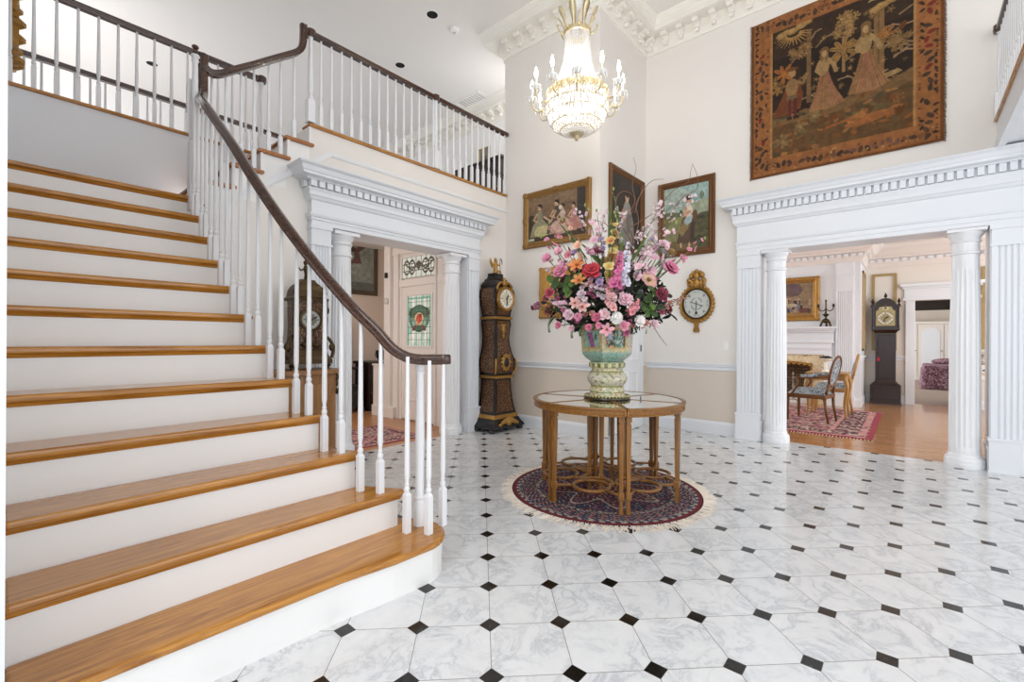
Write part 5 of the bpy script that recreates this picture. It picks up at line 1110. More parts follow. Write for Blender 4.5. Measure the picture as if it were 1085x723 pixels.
def disc_art(mb, a, rx, rz, y, cz, cx=0, n=40, m=14):
    cols = []; vs = []
    for i in range(m):
        for j in range(n):
            q = i / (m - 1); x, z = q * cos(2 * pi * j / n), q * sin(2 * pi * j / n); vs.append((cx + x * rx, y, cz + z * rz)); cols.append(a.a[int(np.clip((.5 - z * .49) * a.h, 0, a.h - 1)), int(np.clip((.5 + x * .49) * a.w, 0, a.w - 1))])
    mb.add(vs, [(i * n + j, i * n + (j + 1) % n, (i + 1) * n + (j + 1) % n, (i + 1) * n + j) for i in range(m - 1) for j in range(n)], cols)
def dial_art(bg, ring, ink, n=70):
    a = Art(n, n, bg); R = np.hypot(a.u - .5, a.t - .5); a.put(R > .46, '8A6A34'); a.put((R < .43) & (R > .27), ring); a.put(R < .25, bg)
    for i in range(12):
        th = 2 * pi * i / 12; a.line([(.5 + .30 * cos(th), .5 + .30 * sin(th)), (.5 + .39 * cos(th), .5 + .39 * sin(th))], .018, ink)
    for i in range(60):
        th = 2 * pi * i / 60; a.line([(.5 + .415 * cos(th), .5 + .415 * sin(th)), (.5 + .43 * cos(th), .5 + .43 * sin(th))], .006, ink)
    return a
def hands(t, cx, y, cz, r, ah, am, mat='black_lacquer'):
    for ang, L, w in ((ah, .55, .010), (am, .85, .007)):
        mb = MB(); th = radians(ang); mb.tube([(cx - .1 * r * sin(th), y, cz - .1 * r * cos(th)), (cx + L * r * sin(th), y, cz + L * r * cos(th))], w * r / .1, 5); mb.build('hand', mat, t)
# ------------------------------------------------------------------ tall waisted inlaid clock in the corner
ck = thing('longcase_clock', 'tall waisted clock in brass and tortoiseshell inlay with gilt figure, in the back corner', 'clock', (4.565, 4.40, 0))
def loft(mb, secs, D=0):  # secs: (z, half width, front y, back y)
    mb.rings([[(-w, yb, z), (w, yb, z), (w, yf, z), (-w, yf, z)] for z, w, yf, yb in secs])
mb = MB(); loft(mb, [(.05, .315, -.385, 0), (.08, .31, -.38, 0), (.12, .27, -.355, 0), (.17, .245, -.335, 0), (.175, .235, -.33, 0)]); mb.build('plinth', 'black_lacquer', ck)
for sx in (-1, 1):
    for y in (-.33, -.05):
        mb = MB(); mb.lathe([(.0, 0), (.035, 0), (.05, .02), (.045, .045), (.03, .06), (0, .06)], 12, (sx * .27, y)); mb.build('bun_foot', 'black_lacquer', ck, 'auto')
mb = MB()
for i in range(9):
    q = (i - 4) / 4; mb.ell((q * .17, -.36 - .012, .10 + .05 * (1 - q * q)), (.03, .02, .025 + .03 * (1 - abs(q))), 8, 5)
mb.ell((0, -.375, .12), (.05, .03, .05)); mb.build('plinth_mount', 'old_gold', ck, True, label='gilt shell mount on the plinth')
mb = MB(); loft(mb, [(.175, .238, -.333, 0), (.225, .225, -.322, 0)]); mb.build('brass_band', 'old_gold', ck)
low = [(.225, .215, -.315, 0), (.30, .195, -.30, 0), (.42, .172, -.285, 0), (.55, .160, -.275, 0), (.70, .155, -.27, 0)]
mb = MB(); loft(mb, low); mb.build('lower_trunk', 'black_lacquer', ck)
def panelset(secs, e, name):
    mb = MB(); mb.rings([[(-(w - e), yf - .004, z), ((w - e), yf - .004, z), ((w - e), yf + .004, z), (-(w - e), yf + .004, z)] for z, w, yf, yb in secs]); mb.build(name, 'marquetry', ck, label='inlaid front panel')
    for sx in (-1, 1):
        mb = MB(); mb.rings([[(sx * (w + .004), yf + e, z), (sx * (w + .004), -.03, z), (sx * (w - .004), -.03, z), (sx * (w - .004), yf + e, z)] for z, w, yf, yb in secs]); mb.build('side_panel', 'marquetry', ck)
def crop(secs, za, zb):
    zs = [s_[0] for s_ in secs]; f = lambda z: tuple([z] + [float(np.interp(z, zs, [s_[i] for s_ in secs])) for i in (1, 2, 3)])
    return [f(za)] + [s_ for s_ in secs if za < s_[0] < zb] + [f(zb)]
panelset(crop(low, .26, .68), .034, 'marquetry_panel')
mb = MB(); loft(mb, [(.70, .165, -.285, 0), (.715, .185, -.305, 0), (.735, .185, -.305, 0), (.745, .17, -.29, 0)]); mb.build('brass_band', 'old_gold', ck)
mid = [(.745, .165, -.275, 0), (.80, .190, -.30, 0), (.88, .198, -.312, 0), (.96, .190, -.305, 0), (1.06, .160, -.28, 0), (1.16, .140, -.262, 0), (1.26, .135, -.256, 0), (1.36, .145, -.262, 0), (1.44, .155, -.27, 0), (1.50, .148, -.262, 0)]
mb = MB(); loft(mb, mid); mb.build('trunk', 'black_lacquer', ck, 'auto'); panelset(crop(mid, .78, 1.48), .03, 'marquetry_panel')
mb = MB(); mb.ell((0, -.318, .92), (.085, .018, .10)); 
for i in range(12): th = 2 * pi * i / 12; mb.ell((.085 * cos(th), -.318, .92 + .10 * sin(th)), (.02, .015, .02))
mb.build('window_bezel', 'old_gold', ck, True); mb = MB(); mb.ell((0, -.328, .92), (.055, .015, .068)); mb.build('bullseye_glass', 'black_lacquer', ck, True)
mb = MB(); mb.ell((0, -.268, 1.36), (.035, .02, .06)); mb.ell((0, -.268, 1.42), (.055, .015, .025)); mb.ell((0, -.268, 1.28), (.02, .014, .04)); mb.build('mask_mount', 'old_gold', ck, True)
for sx in (-1, 1):
    mb = MB(); mb.tube(spline([(sx * .17, -.28, .77), (sx * .20, -.315, .82), (sx * .205, -.325, .90), (sx * .195, -.315, .97)], 5), .014, 6); mb.build('corner_mount', 'old_gold', ck, True)
mb = MB(); loft(mb, [(1.50, .16, -.275, 0), (1.515, .172, -.285, 0), (1.53, .172, -.285, 0), (1.54, .155, -.27, 0)]); mb.build('brass_band', 'old_gold', ck)
hood = [(1.54, .145, -.265, 0), (1.60, .150, -.272, 0), (1.70, .175, -.288, 0), (1.80, .195, -.30, 0), (1.88, .190, -.295, 0), (1.94, .165, -.275, 0)]
mb = MB(); loft(mb, hood); mb.build('hood', 'black_lacquer', ck, 'auto'); panelset(crop(hood, 1.56, 1.92), .024, 'marquetry_panel')
mb = MB(); loft(mb, [(1.94, .170, -.28, 0), (1.965, .172, -.28, 0), (2.0, .15, -.25, -.01), (2.03, .128, -.22, -.03), (2.045, .128, -.22, -.03), (2.06, .105, -.19, -.05), (2.10, .09, -.17, -.06), (2.115, .095, -.175, -.055), (2.13, .09, -.17, -.06)]); mb.build('domed_top', 'black_lacquer', ck)
mb = MB(); mb.ell((0, -.285, 1.985), (.05, .03, .045)); mb.ell((0, -.28, 2.03), (.03, .025, .035))
for sx in (-1, 1): mb.tube(spline([(sx * .02, -.28, 2.0), (sx * .08, -.29, 1.99), (sx * .13, -.285, 1.95), (sx * .15, -.28, 1.90)], 5), .018, 6)
mb.build('crest_mount', 'old_gold', ck, True)
mb = MB(); mb.rings([[(r * cos(2 * pi * i / 40), y, 1.775 + r * 1.02 * sin(2 * pi * i / 40)) for i in range(40)] for r, y in ((.165, -.27), (.165, -.315), (.155, -.335), (.14, -.33), (.128, -.322))], cap=False); mb.build('bezel', 'old_gold', ck, 'auto')
mb = MB(); disc_art(mb, dial_art('D9CDB2', 'F1EDE2', '1E1C28'), .132, .134, -.323, 1.775); mb.build('dial', 'painted', ck, label='white enamel dial'); hands(ck, 0, -.33, 1.775, .1, 30, 175)
# gilt winged figure with a scythe
mb = MB(); body = MB()
fig_ = [((0, -.115, 2.13), .035), ((.005, -.115, 2.18), .034), ((-.005, -.115, 2.23), .03), ((-.01, -.12, 2.275), .024), ((-.01, -.12, 2.30), .014)]
body.tube([p for p, r in fig_], [r for p, r in fig_], 8); body.ell((-.012, -.125, 2.325), (.02, .022, .026)); body.ell((-.012, -.135, 2.31), (.012, .012, .018))
for pts, rr in ((((-.03, -.12, 2.275), (-.065, -.125, 2.24), (-.04, -.15, 2.21)), (.012, .010, .008)), (((.015, -.12, 2.275), (.055, -.13, 2.25), (.075, -.13, 2.285)), (.012, .010, .008)), (((.01, -.125, 2.16), (.06, -.15, 2.165), (.07, -.14, 2.12)), (.018, .015, .012)), (((-.02, -.125, 2.16), (-.05, -.15, 2.15), (-.05, -.14, 2.115)), (.018, .015, .012))): body.tube(spline(pts, 3), list(np.interp(np.linspace(0, 2, 7), [0, 1, 2], rr)), 6)
for sx in (-1, 1):
    for q in range(4): body.ell((sx * (.03 + .011 * q) - .01, -.085, 2.25 + .018 * q), (.016, .010, .045), 6, 5)
o = body.build('figure', 'gilt', ck, True, label='gilt winged figure on top')
mb = MB(); mb.tube([(.075, -.13, 2.16), (.075, -.13, 2.345)], .004, 5); mb.tube(spline([(.075, -.13, 2.345), (.10, -.13, 2.34), (.115, -.13, 2.30), (.115, -.13, 2.25)], 5), [.006] * 10 + [.005, .004, .003, .002, .001, .001], 5); mb.build('scythe', 'dark_iron', ck)

# ------------------------------------------------------------------ corner cabinet and bracket clock behind the balusters
cb_ = thing('cabinet', 'low bow fronted wooden cabinet with gilt mounts behind the stair balusters', 'cabinet', (1.82, 4.355, 0))
def bow(w, d, n=14, e=.0): return [(-w, 0), ] + [(w * sin(-pi / 2 + pi * i / n) * (1 if True else 1), -d * (.62 + .38 * cos(-pi / 2 + pi * i / n))) for i in range(n + 1)] + [(w, 0)]
mb = MB(); mb.prism(bow(.345, .37), .08, .90); mb.build('body', 'cabinet_wood', cb_)
mb = MB(); mb.prism(bow(.375, .41), .90, .945); mb.build('top', 'mahogany' if False else 'cabinet_wood', cb_, bevel=.01)
mb = MB(); mb.prism(bow(.36, .39), 0.04, .085); mb.build('plinth', 'cabinet_wood', cb_)
for sx in (-1, 1):
    mb = MB(); mb.box(sx * .12 - .1, sx * .12 + .1, -.385, -.34, .16, .82); mb.build('door', 'cabinet_wood', cb_, bevel=.006)
    mb = MB(); mb.ell((sx * .02, -.39, .5), .014); mb.build('knob', 'old_gold', cb_, True)
    mb = MB()
    for z, r in ((.86, .035), (.80, .028), (.74, .022), (.15, .028), (.10, .03)): mb.ell((sx * .348, -.24, z), (r * .8, r * .8, r * 1.2), 8, 5)
    mb.tube(spline([(sx * .35, -.23, .87), (sx * .39, -.26, .84), (sx * .375, -.26, .76), (sx * .355, -.24, .70)], 5), .012, 6); mb.build('corner_mount', 'bronze_dark', cb_, True)
    mb = MB(); mb.lathe([(.0, 0), (.02, 0), (.035, .02), (.03, .045), (0, .045)], 10, (sx * .28, -.2)); mb.build('foot', 'bronze_dark', cb_)
bc = thing('bracket_clock', 'ornate dark gilt bracket clock standing on the bow fronted cabinet', 'clock', (1.915, 4.20, .947))
mb = MB(); loft(mb, [(.05, .19, -.14, .10), (.09, .19, -.14, .10), (.12, .165, -.12, .09), (.17, .15, -.11, .085), (.19, .155, -.115, .085)]); mb.build('base', 'bronze_dark', bc)
mb = MB(); loft(mb, [(.19, .135, -.10, .08), (.40, .128, -.095, .08), (.62, .135, -.10, .08)]); mb.build('case', 'marquetry', bc)
mb = MB(); loft(mb, [(.62, .155, -.12, .09), (.645, .16, -.125, .09), (.66, .14, -.105, .085), (.72, .13, -.10, .08), (.76, .11, -.085, .06), (.80, .07, -.06, .03), (.82, .06, -.05, .02)]); mb.build('hood', 'bronze_dark', bc)
for sx in (-1, 1):
    mb = MB(); mb.lathe([(.02, .19), (.022, .22), (.016, .26), (.018, .40), (.022, .46), (.016, .50), (.024, .56), (.022, .62)], 10, (sx * .14, -.10)); mb.ell((sx * .14, -.115, .54), (.028, .025, .04)); mb.build('caryatid', 'bronze_dark', bc, True)
    mb = MB(); mb.lathe([(.0, 0), (.028, 0), (.02, .015), (.035, .035), (.02, .055), (0, .06)], 10, (sx * .16, -.10)); mb.build('foot', 'bronze_dark', bc, 'auto')
    mb = MB(); mb.lathe([(.01, .66), (.024, .68), (.03, .70), (.014, .73), (.02, .745), (.004, .78)], 10, (sx * .13, -.09)); mb.build('finial', 'bronze_dark', bc, 'auto')
    mb = MB(); mb.tube(spline([(sx * .15, -.08, .30), (sx * .19, -.1, .26), (sx * .22, -.1, .18), (sx * .20, -.1, .10)], 5), .016, 6); mb.ell((sx * .205, -.1, .20), (.03, .025, .04)); mb.build('scroll', 'bronze_dark', bc, True)
mb = MB(); mb.rings([[(r * cos(2 * pi * i / 32), y, .45 + r * sin(2 * pi * i / 32)) for i in range(32)] for r, y in ((.105, -.09), (.105, -.115), (.09, -.12), (.085, -.112))], cap=False); mb.build('bezel', 'bronze_dark', bc, 'auto')
mb = MB(); disc_art(mb, dial_art('6E6A5C', 'A9ABA4', '14181C'), .088, .088, -.112, .45); mb.build('dial', 'painted', bc); hands(bc, 0, -.118, .45, .07, 300, 60)
mb = MB(); 
for p, r in (((0, -.12, .26), (.05, .03, .06)), ((-.05, -.12, .22), (.04, .025, .025)), ((.05, -.12, .22), (.04, .025, .025)), ((0, -.125, .32), (.025, .02, .03))): mb.ell(p, r)
mb.build('figure_mount', 'bronze_dark', bc, True)
mb = MB(); mb.tube(spline([(0, -.02, .82), (.005, -.02, .87), (-.01, -.02, .92), (-.012, -.02, .95)], 3), [.026, .028, .028, .027, .026, .024, .022, .02, .016, .012], 8); mb.ell((-.012, -.02, .975), (.02, .02, .024)); mb.tube([(0, -.02, .93), (.04, -.03, .95), (.075, -.03, .985)], [.01, .008, .006], 6); mb.tube([(-.02, -.02, .92), (-.06, -.03, .9), (-.085, -.03, .93)], [.01, .008, .006], 6); mb.build('figure', 'bronze_dark', bc, True, label='small bronze figure on top')

# ------------------------------------------------------------------ entry room
def persian(name, w, h, cols, loc, rz, label, nx=150, ny=100, fringe=True):
    a = Art(nx, ny, cols[0]); A = w / h; ex = np.minimum(a.u, 1 - a.u) * w; ey = np.minimum(a.t, 1 - a.t) * h; e = np.minimum(ex, ey); k_ = min(w, h)
    a.speck([cols[1], cols[2], cols[3], cols[4]], 30, .62, 5); X = (a.u - .5) * w; Y = (a.t - .5) * h
    f = np.sin(X * 40 + 2 * np.sin(Y * 19)) * np.sin(Y * 43 + 2 * np.sin(X * 21)); a.put(f > .6, cols[2]); a.put(f < -.6, cols[1])
    a.put(((X / (w * .3)) ** 2 + (Y / (h * .3)) ** 2 < 1) & (f > .1), cols[3]); b = k_ * .17
    a.put(e < b, cols[4]); m = e < b; g = np.sin(X * 46 + 2 * np.sin(Y * 25)) * np.sin(Y * 47 + 2 * np.sin(X * 24)); a.put(m & (g > .45), cols[1]); a.put(m & (g < -.5), cols[2]); a.put(m & (np.abs(e - b) < k_ * .02), cols[3]); a.put(np.abs(e - b * .25) < k_ * .015, cols[3]); a.put(e < b * .14, cols[0]); a.speck([cols[1], cols[2]], 60, .66, 8, e > b * .2)
    t = thing(name, label, 'rug', loc, rz); a.mottle(40, .2, 3); a.mesh('pile', w, h, 'woven', t, (0, 0, .009), True, th=.008)
    if fringe:
        mb = MB()
        for i in range(90):
            y = -h / 2 + h * i / 89
            for sx in (-1, 1): mb.tube([(sx * w / 2, y, .005), (sx * (w / 2 + .06), y + random.uniform(-.006, .006), .003)], .004, 4)
        q = mb.build('fringe', 'fringe', t); q['kind'] = 'stuff'
    return t
persian('rug', 1.9, 1.05, ['A05058', '2E3050', 'D2B8A8', 'C98A86', '6E2A3C'], (2.66, 5.12, 0), 0, 'faded red patterned rug on the wooden floor behind the back doorway', fringe=False)
a = Art(90, 110, '8E948A'); a.mottle(4, .3, 21); a.rect(0, 1, .6, 1, '8A9088', .5); a.ell(.3, .7, .3, .25, '5E6E58', al=.7); a.ell(.5, .8, .25, .15, 'A8A08C', al=.5); a.poly([(.62, .48), (.70, .6), (.68, .74), (.82, .86), (.86, .80), (.76, .70), (.80, .5)], '6A4A42'); a.ell(.66, .74, .05, .05, '4A3832'); a.ell(.25, .30, .16, .12, 'B08A80', al=.9); a.ell(.42, .26, .12, .1, 'B8B2A8', al=.9); a.ell(.2, .38, .1, .06, '9A5A52', al=.9); a.rect(0, 1, 0, .16, '4A4E48', .7); a.mottle(20, .25, 22)
framed('framed_painting', 'large dim painting in a dark frame on the wall behind the back doorway', 'back', (4.02, 7.498, 2.03), 1.46, 1.12, a, [(0, 0), (0, -.03), (.02, -.045), (.06, -.03), (.075, -.015), (.075, 0)], 'frame_dark')
# dark carved hall bench seen between the column and the rail
hb = thing('carved_settle', 'dark carved high backed settle half hidden behind the nearest back doorway column', 'settle', (3.55, 7.47, 0))
mb = MB(); mb.box(-.55, .55, -.08, 0, .45, 1.25); mb.build('back', 'carved_wood', hb, bevel=.01)
mb = MB(); mb.box(-.52, .52, -.55, -.02, .40, .46); mb.build('seat', 'dark_oak', hb, bevel=.008)
mb = MB(); mb.box(-.5, .5, -.52, -.04, .06, .40); mb.build('chest_base', 'carved_wood', hb, bevel=.008)
for sx in (-1, 1):
    mb = MB(); mb.box(sx * .55 - .035, sx * .55 + .035, -.56, -.49, 0, .72); mb.box(sx * .55 - .035, sx * .55 + .035, -.07, 0, 0, 1.42); mb.ell((sx * .55, -.035, 1.46), (.04, .04, .06)); mb.build('post', 'carved_wood', hb, bevel=.006)
    mb = MB(); mb.box(sx * .55 - .04, sx * .55 + .04, -.58, 0, .70, .74); mb.build('armrest', 'dark_oak', hb, bevel=.01)
mb = MB(); mb.box(-.56, .56, -.09, 0, 1.25, 1.34); mb.build('crest_rail', 'carved_wood', hb, bevel=.015)
ce = thing('chest', 'dark brown wooden chest standing past the low white wall in the entry room', 'chest', (4.50, 7.08, 0)); mb = MB(); mb.box(-.30, .30, -.22, .22, .06, .80); mb.build('body', 'mahogany', ce, bevel=.008); mb = MB(); mb.box(-.33, .33, -.25, .25, .80, .84); mb.build('top', 'mahogany', ce, bevel=.008)
for z in (.12, .36, .6): mb = MB(); mb.box(-.27, .27, -.235, -.21, z, z + .19); mb.build('drawer', 'mahogany', ce, bevel=.006)
for sx in (-1, 1):
    for sy in (-1, 1): mb = MB(); mb.box(sx * .26 - .04, sx * .26 + .04, sy * .18 - .04, sy * .18 + .04, 0, .07); mb.build('foot', 'mahogany', ce)
pl = thing('urn', 'small dark urn standing on the low white wall by the entry door', 'urn', (4.12, 6.38, .83)); mb = MB(); mb.lathe([(0, 0), (.05, 0), (.055, .015), (.03, .03), (.035, .05), (.06, .09), (.075, .15), (.07, .19), (.085, .205), (.085, .215), (.07, .21), (.055, .15), (0, .1)], 20); mb.build('bowl', 'black_lacquer', pl, 'auto')
for sx in (-1, 1): mb = MB(); mb.tube(spline([(sx * .06, 0, .10), (sx * .10, 0, .13), (sx * .09, 0, .18), (sx * .075, 0, .19)], 4), .007, 5); mb.build('handle', 'black_lacquer', pl, True)
sc_ = thing('door_chime', 'small round metal chime on the wall left of the stained glass door', 'chime', (4.075, 6.155, 1.82), -90); mb = MB(); mb.lathe([(0, 0), (.05, 0), (.05, .02), (.03, .035), (0, .04)], 20); mb.xf = None
o = mb.build('bell', 'vent_grey', sc_, 'auto'); o.rotation_euler = (radians(90), 0, 0); mb = MB(); mb.box(-.02, .02, -.03, 0, .36, .44); mb.build('sensor', 'dark_iron', sc_)

# ------------------------------------------------------------------ living room
persian('rug', 2.9, 3.2, ['9E3346', '2E2C44', 'D6C0AC', 'C98C88', '6E2438'], (8.62, 1.93, 0), 0, 'red patterned fringed rug under the chairs in the right hand room', 170, 190)
def dk(n_, label, cat, u, v, rz=-90, z=0, **kw): return thing(n_, label, cat, (u, v, z), rz, **kw)
gc = dk('grandfather_clock', 'dark mahogany longcase clock with arched brass dial beside the far white doorway', 'clock', 11.78, .335)
mb = MB(); loft(mb, [(0, .245, -.285, 0), (.03, .245, -.285, 0), (.05, .235, -.275, 0), (.37, .235, -.275, 0), (.40, .20, -.25, 0), (.44, .165, -.235, 0)]); mb.build('plinth', 'mahogany', gc)
mb = MB(); mb.box(-.20, .20, -.288, -.27, .09, .34); mb.build('plinth_panel', 'mahogany', gc, bevel=.008)
mb = MB(); mb.box(-.155, .155, -.225, 0, .42, 1.42); mb.build('trunk', 'mahogany', gc); mb = MB(); mb.box(-.115, .115, -.24, -.22, .50, 1.36); mb.build('trunk_door', 'mahogany', gc, bevel=.008)
mb = MB(); loft(mb, [(1.40, .16, -.23, 0), (1.43, .18, -.25, 0), (1.46, .215, -.275, 0), (1.50, .215, -.275, 0)]); mb.build('hood_base', 'mahogany', gc)
mb = MB(); arch_o = [(-.20, 1.50), (-.20, 1.90)] + [(.13 * cos(pi - pi * i / 12), 1.93 + .12 * sin(pi - pi * i / 12)) for i in range(13)] + [(.20, 1.90), (.20, 1.50)]; mb.prism(arch_o, -.26, 0, 'y'); mb.build('hood', 'mahogany', gc)
mb = MB(); mb.sweep([(-.018, -.014), (.018, -.014), (.026, .014), (-.026, .014)], [(-.225, -.255, 1.93), (-.15, -.255, 1.93), (-.12, -.255, 1.99), (-.06, -.255, 2.045), (0, -.255, 2.062), (.06, -.255, 2.045), (.12, -.255, 1.99), (.15, -.255, 1.93), (.225, -.255, 1.93)], up=(0, -1, 0)); mb.box(-.23, .23, -.28, 0, 1.915, 1.945); mb.build('hood_moulding', 'mahogany', gc)
for sx in (-1, 1):
    mb = MB(); mb.lathe([(.018, 1.50), (.022, 1.53), (.015, 1.55), (.015, 1.87), (.02, 1.89), (.02, 1.92)], 10, (sx * .195, -.26)); mb.build('hood_pillar', 'mahogany', gc, 'auto')
    mb = MB(); mb.lathe([(.012, 1.94), (.02, 1.96), (.008, 1.98), (.028, 2.01), (.02, 2.04), (.004, 2.08)], 10, (sx * .2, -.24)); mb.build('finial', 'mahogany', gc, 'auto')
mb = MB(); mb.box(-.03, .03, -.26, -.2, 2.05, 2.08); mb.lathe([(.012, 2.08), (.008, 2.09), (.03, 2.12), (.02, 2.15), (.004, 2.19)], 10, (0, -.23)); mb.build('finial', 'mahogany', gc, 'auto')
a = dial_art('A59A6E', 'D9D6C4', '2A2620'); da = Art(60, 84, 'A59A6E'); da.mottle(12, .3, 4)
mb = MB(); mb.color('B0A478'); P_ = [(-.145, 1.54), (-.145, 1.83)] + [(.11 * cos(pi - pi * i / 10), 1.85 + .10 * sin(pi - pi * i / 10)) for i in range(11)] + [(.145, 1.83), (.145, 1.54)]; mb.prism(P_, -.268, -.262, 'y'); disc_art(mb, a, .135, .135, -.270, 1.69); mb.color('D8CFA8'); mb.ell((0, -.268, 1.89), (.05, .006, .045)); mb.color('6E6248'); mb.ell((0, -.272, 1.885), (.025, .005, .025)); mb.build('dial', 'painted', gc, label='arched brass and silver dial'); hands(gc, 0, -.278, 1.69, .1, 60, 200)
mb = MB(); mb.tube([(-.11, -.25, .93), (-.11, -.252, .87)], .012, 6); mb.ell((-.11, -.25, .87), (.026, .02, .03)); mb.build('tassel', 'tassel_red', gc, label='small red tassel on the trunk door')

# armchairs with oval backs
def cabr(mb, x, y, z0, z1, r0, r1, dx, dy, n=8):
    mb.tube(spline([(x, y, z1), (x + dx * .7, y + dy * .7, z1 * .75 + z0 * .25), (x + dx * .1, y + dy * .1, z1 * .35 + z0 * .65), (x + dx * .5, y + dy * .5, z0)], 5), list(np.linspace(r0, r1, 16)), n)
def chair(label, u, v, rz, arms):
    t = dk('armchair' if arms else 'side_chair', label, 'chair', u, v, rz, .0105); S = 'damask_blue'; W_ = 'chair_wood' if arms else 'gilt_wood'
    for sx in (-1, 1):
        mb = MB(); mb.lathe([(.012, 0), (.018, .03), (.022, .28), (.026, .32), (.02, .335), (.028, .35), (.028, .41)], 10, (sx * .25, -.25)); mb.build('leg', W_, t, 'auto')
        mb = MB(); mb.tube([(sx * .21, .27, 0), (sx * .21, .24, .20), (sx * .21, .22, .42)], [.014, .019, .024], 8); mb.build('leg', W_, t, True)
    mb = MB(); fr = [(-.29, -.28), (.29, -.28), (.24, .25), (-.24, .25)]; mb.prism(fr, .355, .42); mb.build('seat_rail', W_, t, bevel=.012)
    mb = MB(); vs = []
    for i in range(9):
        for j in range(9):
            x, y = i / 4 - 1, j / 4 - 1; w = .275 - .02 * (y + 1); e = (1 - x ** 4) * (1 - y ** 4); vs.append((x * w, y * .255 - .015, .415 + .085 * e ** .5))
    mb.add(vs, [(i * 9 + j, (i + 1) * 9 + j, (i + 1) * 9 + j + 1, i * 9 + j + 1) for i in range(8) for j in range(8)]); mb.build('seat', S, t, True)
    tl = radians(12); R_ = lambda x, z, o=0: (x, .235 + (z - .45) * sin(tl) + o, z)
    mb = MB(); N = 36; mb.sweep([(.02 * cos(q * pi / 4), .018 * sin(q * pi / 4)) for q in range(8)], [R_(.225 * cos(2 * pi * i / N), .765 + .225 * sin(2 * pi * i / N)) for i in range(N)], up=(0, 1, 0), closed=True)
    for sx in (-1, 1): mb.tube([R_(sx * .17, .41), R_(sx * .16, .50), R_(sx * .14, .60)], .02, 8)
    mb.build('back_frame', W_, t, True)
    mb = MB(); vs = []
    for o, bul in ((-.004, -.035), (.004, .022)):
        for q in (0, .35, .7, 1):
            for i in range(24): th = 2 * pi * i / 24; vs.append(R_(.21 * q * cos(th), .765 + .21 * q * sin(th), o + bul * (1 - q * q)))
    fs = [(l * 96 + a_ * 24 + i, l * 96 + a_ * 24 + (i + 1) % 24, l * 96 + (a_ + 1) * 24 + (i + 1) % 24, l * 96 + (a_ + 1) * 24 + i) for l in (0, 1) for a_ in range(3) for i in range(24)]; mb.add(vs, fs); mb.build('backrest', S, t, True)
    if arms:
        for sx in (-1, 1):
            mb = MB(); mb.tube(spline([R_(sx * .215, .70), (sx * .265, .15, .685), (sx * .29, -.02, .67), (sx * .295, -.13, .665)], 5), .018, 8); mb.tube(spline([(sx * .295, -.13, .665), (sx * .30, -.10, .58), (sx * .285, -.15, .48), (sx * .275, -.20, .40)], 5), .018, 8); mb.build('armrest', W_, t, True)
            mb = MB(); mb.tube(spline([(sx * .268, .14, .705), (sx * .285, .05, .70), (sx * .294, -.06, .69)], 5), .026, 8); mb.build('arm_pad', S, t, True)
    return t
chair('carved armchair with oval back in blue grey damask on the red rug', 8.34, 1.12, 172, True)
chair('pale side chair with oval back on the far side of the small gilt table', 9.66, .98, 185, False)
bt = dk('armchair', 'tall beige damask armchair glimpsed in the gap left of the nearer right doorway column', 'chair', 7.55, 1.72, 180, .009)
mb = MB(); mb.box(-.34, .34, -.32, .30, .16, .46); mb.build('seat', 'damask_beige', bt, bevel=.05, seg=3)
mb = MB(); mb.box(-.33, .33, .20, .33, .40, 1.16); mb.build('backrest', 'damask_beige', bt, bevel=.05, seg=3)
for sx in (-1, 1):
    mb = MB(); mb.box(sx * .34 - .06, sx * .34 + .06, -.28, .30, .20, .66); mb.build('armrest', 'damask_beige', bt, bevel=.05, seg=3)
    for y in (-.27, .26): mb = MB(); mb.lathe([(.014, .0), (.022, .17)], 8, (sx * .3, y)); mb.build('leg', 'chair_wood', bt)
# gilt games table with cabriole legs
gt = dk('side_table', 'gilt cabriole legged table standing on the red rug behind the armchair', 'table', 8.97, .98, -90, .009)
mb = MB(); mb.box(-.28, .28, -.27, .27, .69, .72); mb.build('top', 'gilt_wood', gt, bevel=.01); mb = MB(); mb.box(-.25, .25, -.24, .24, .60, .69); mb.build('apron', 'gilt_wood', gt, bevel=.01)
for sx in (-1, 1):
    for sy in (-1, 1): mb = MB(); cabr(mb, sx * .235, sy * .22, .012, .66, .036, .014, sx * .05, sy * .05); mb.build('leg', 'gilt_wood', gt, True)
cp = thing('compote', 'pale footed dish of dark fruit standing on the small gilt table', 'dish', (9.02, 1.02, .73)); mb = MB(); mb.lathe([(0, 0), (.06, 0), (.05, .015), (.02, .03), (.018, .12), (.025, .16), (.07, .19), (.105, .215), (.10, .22), (0, .19)], 20); mb.build('stand', 'candle_wax', cp, 'auto')
mb = MB()
for i in range(12): th = i * 2.4; rr = .075 * sqrt(i / 12); mb.ell((rr * cos(th), rr * sin(th), .225 + .012 * (i < 5)), .024, 8, 6)
mb.build('fruit', 'dark_iron', cp, True)
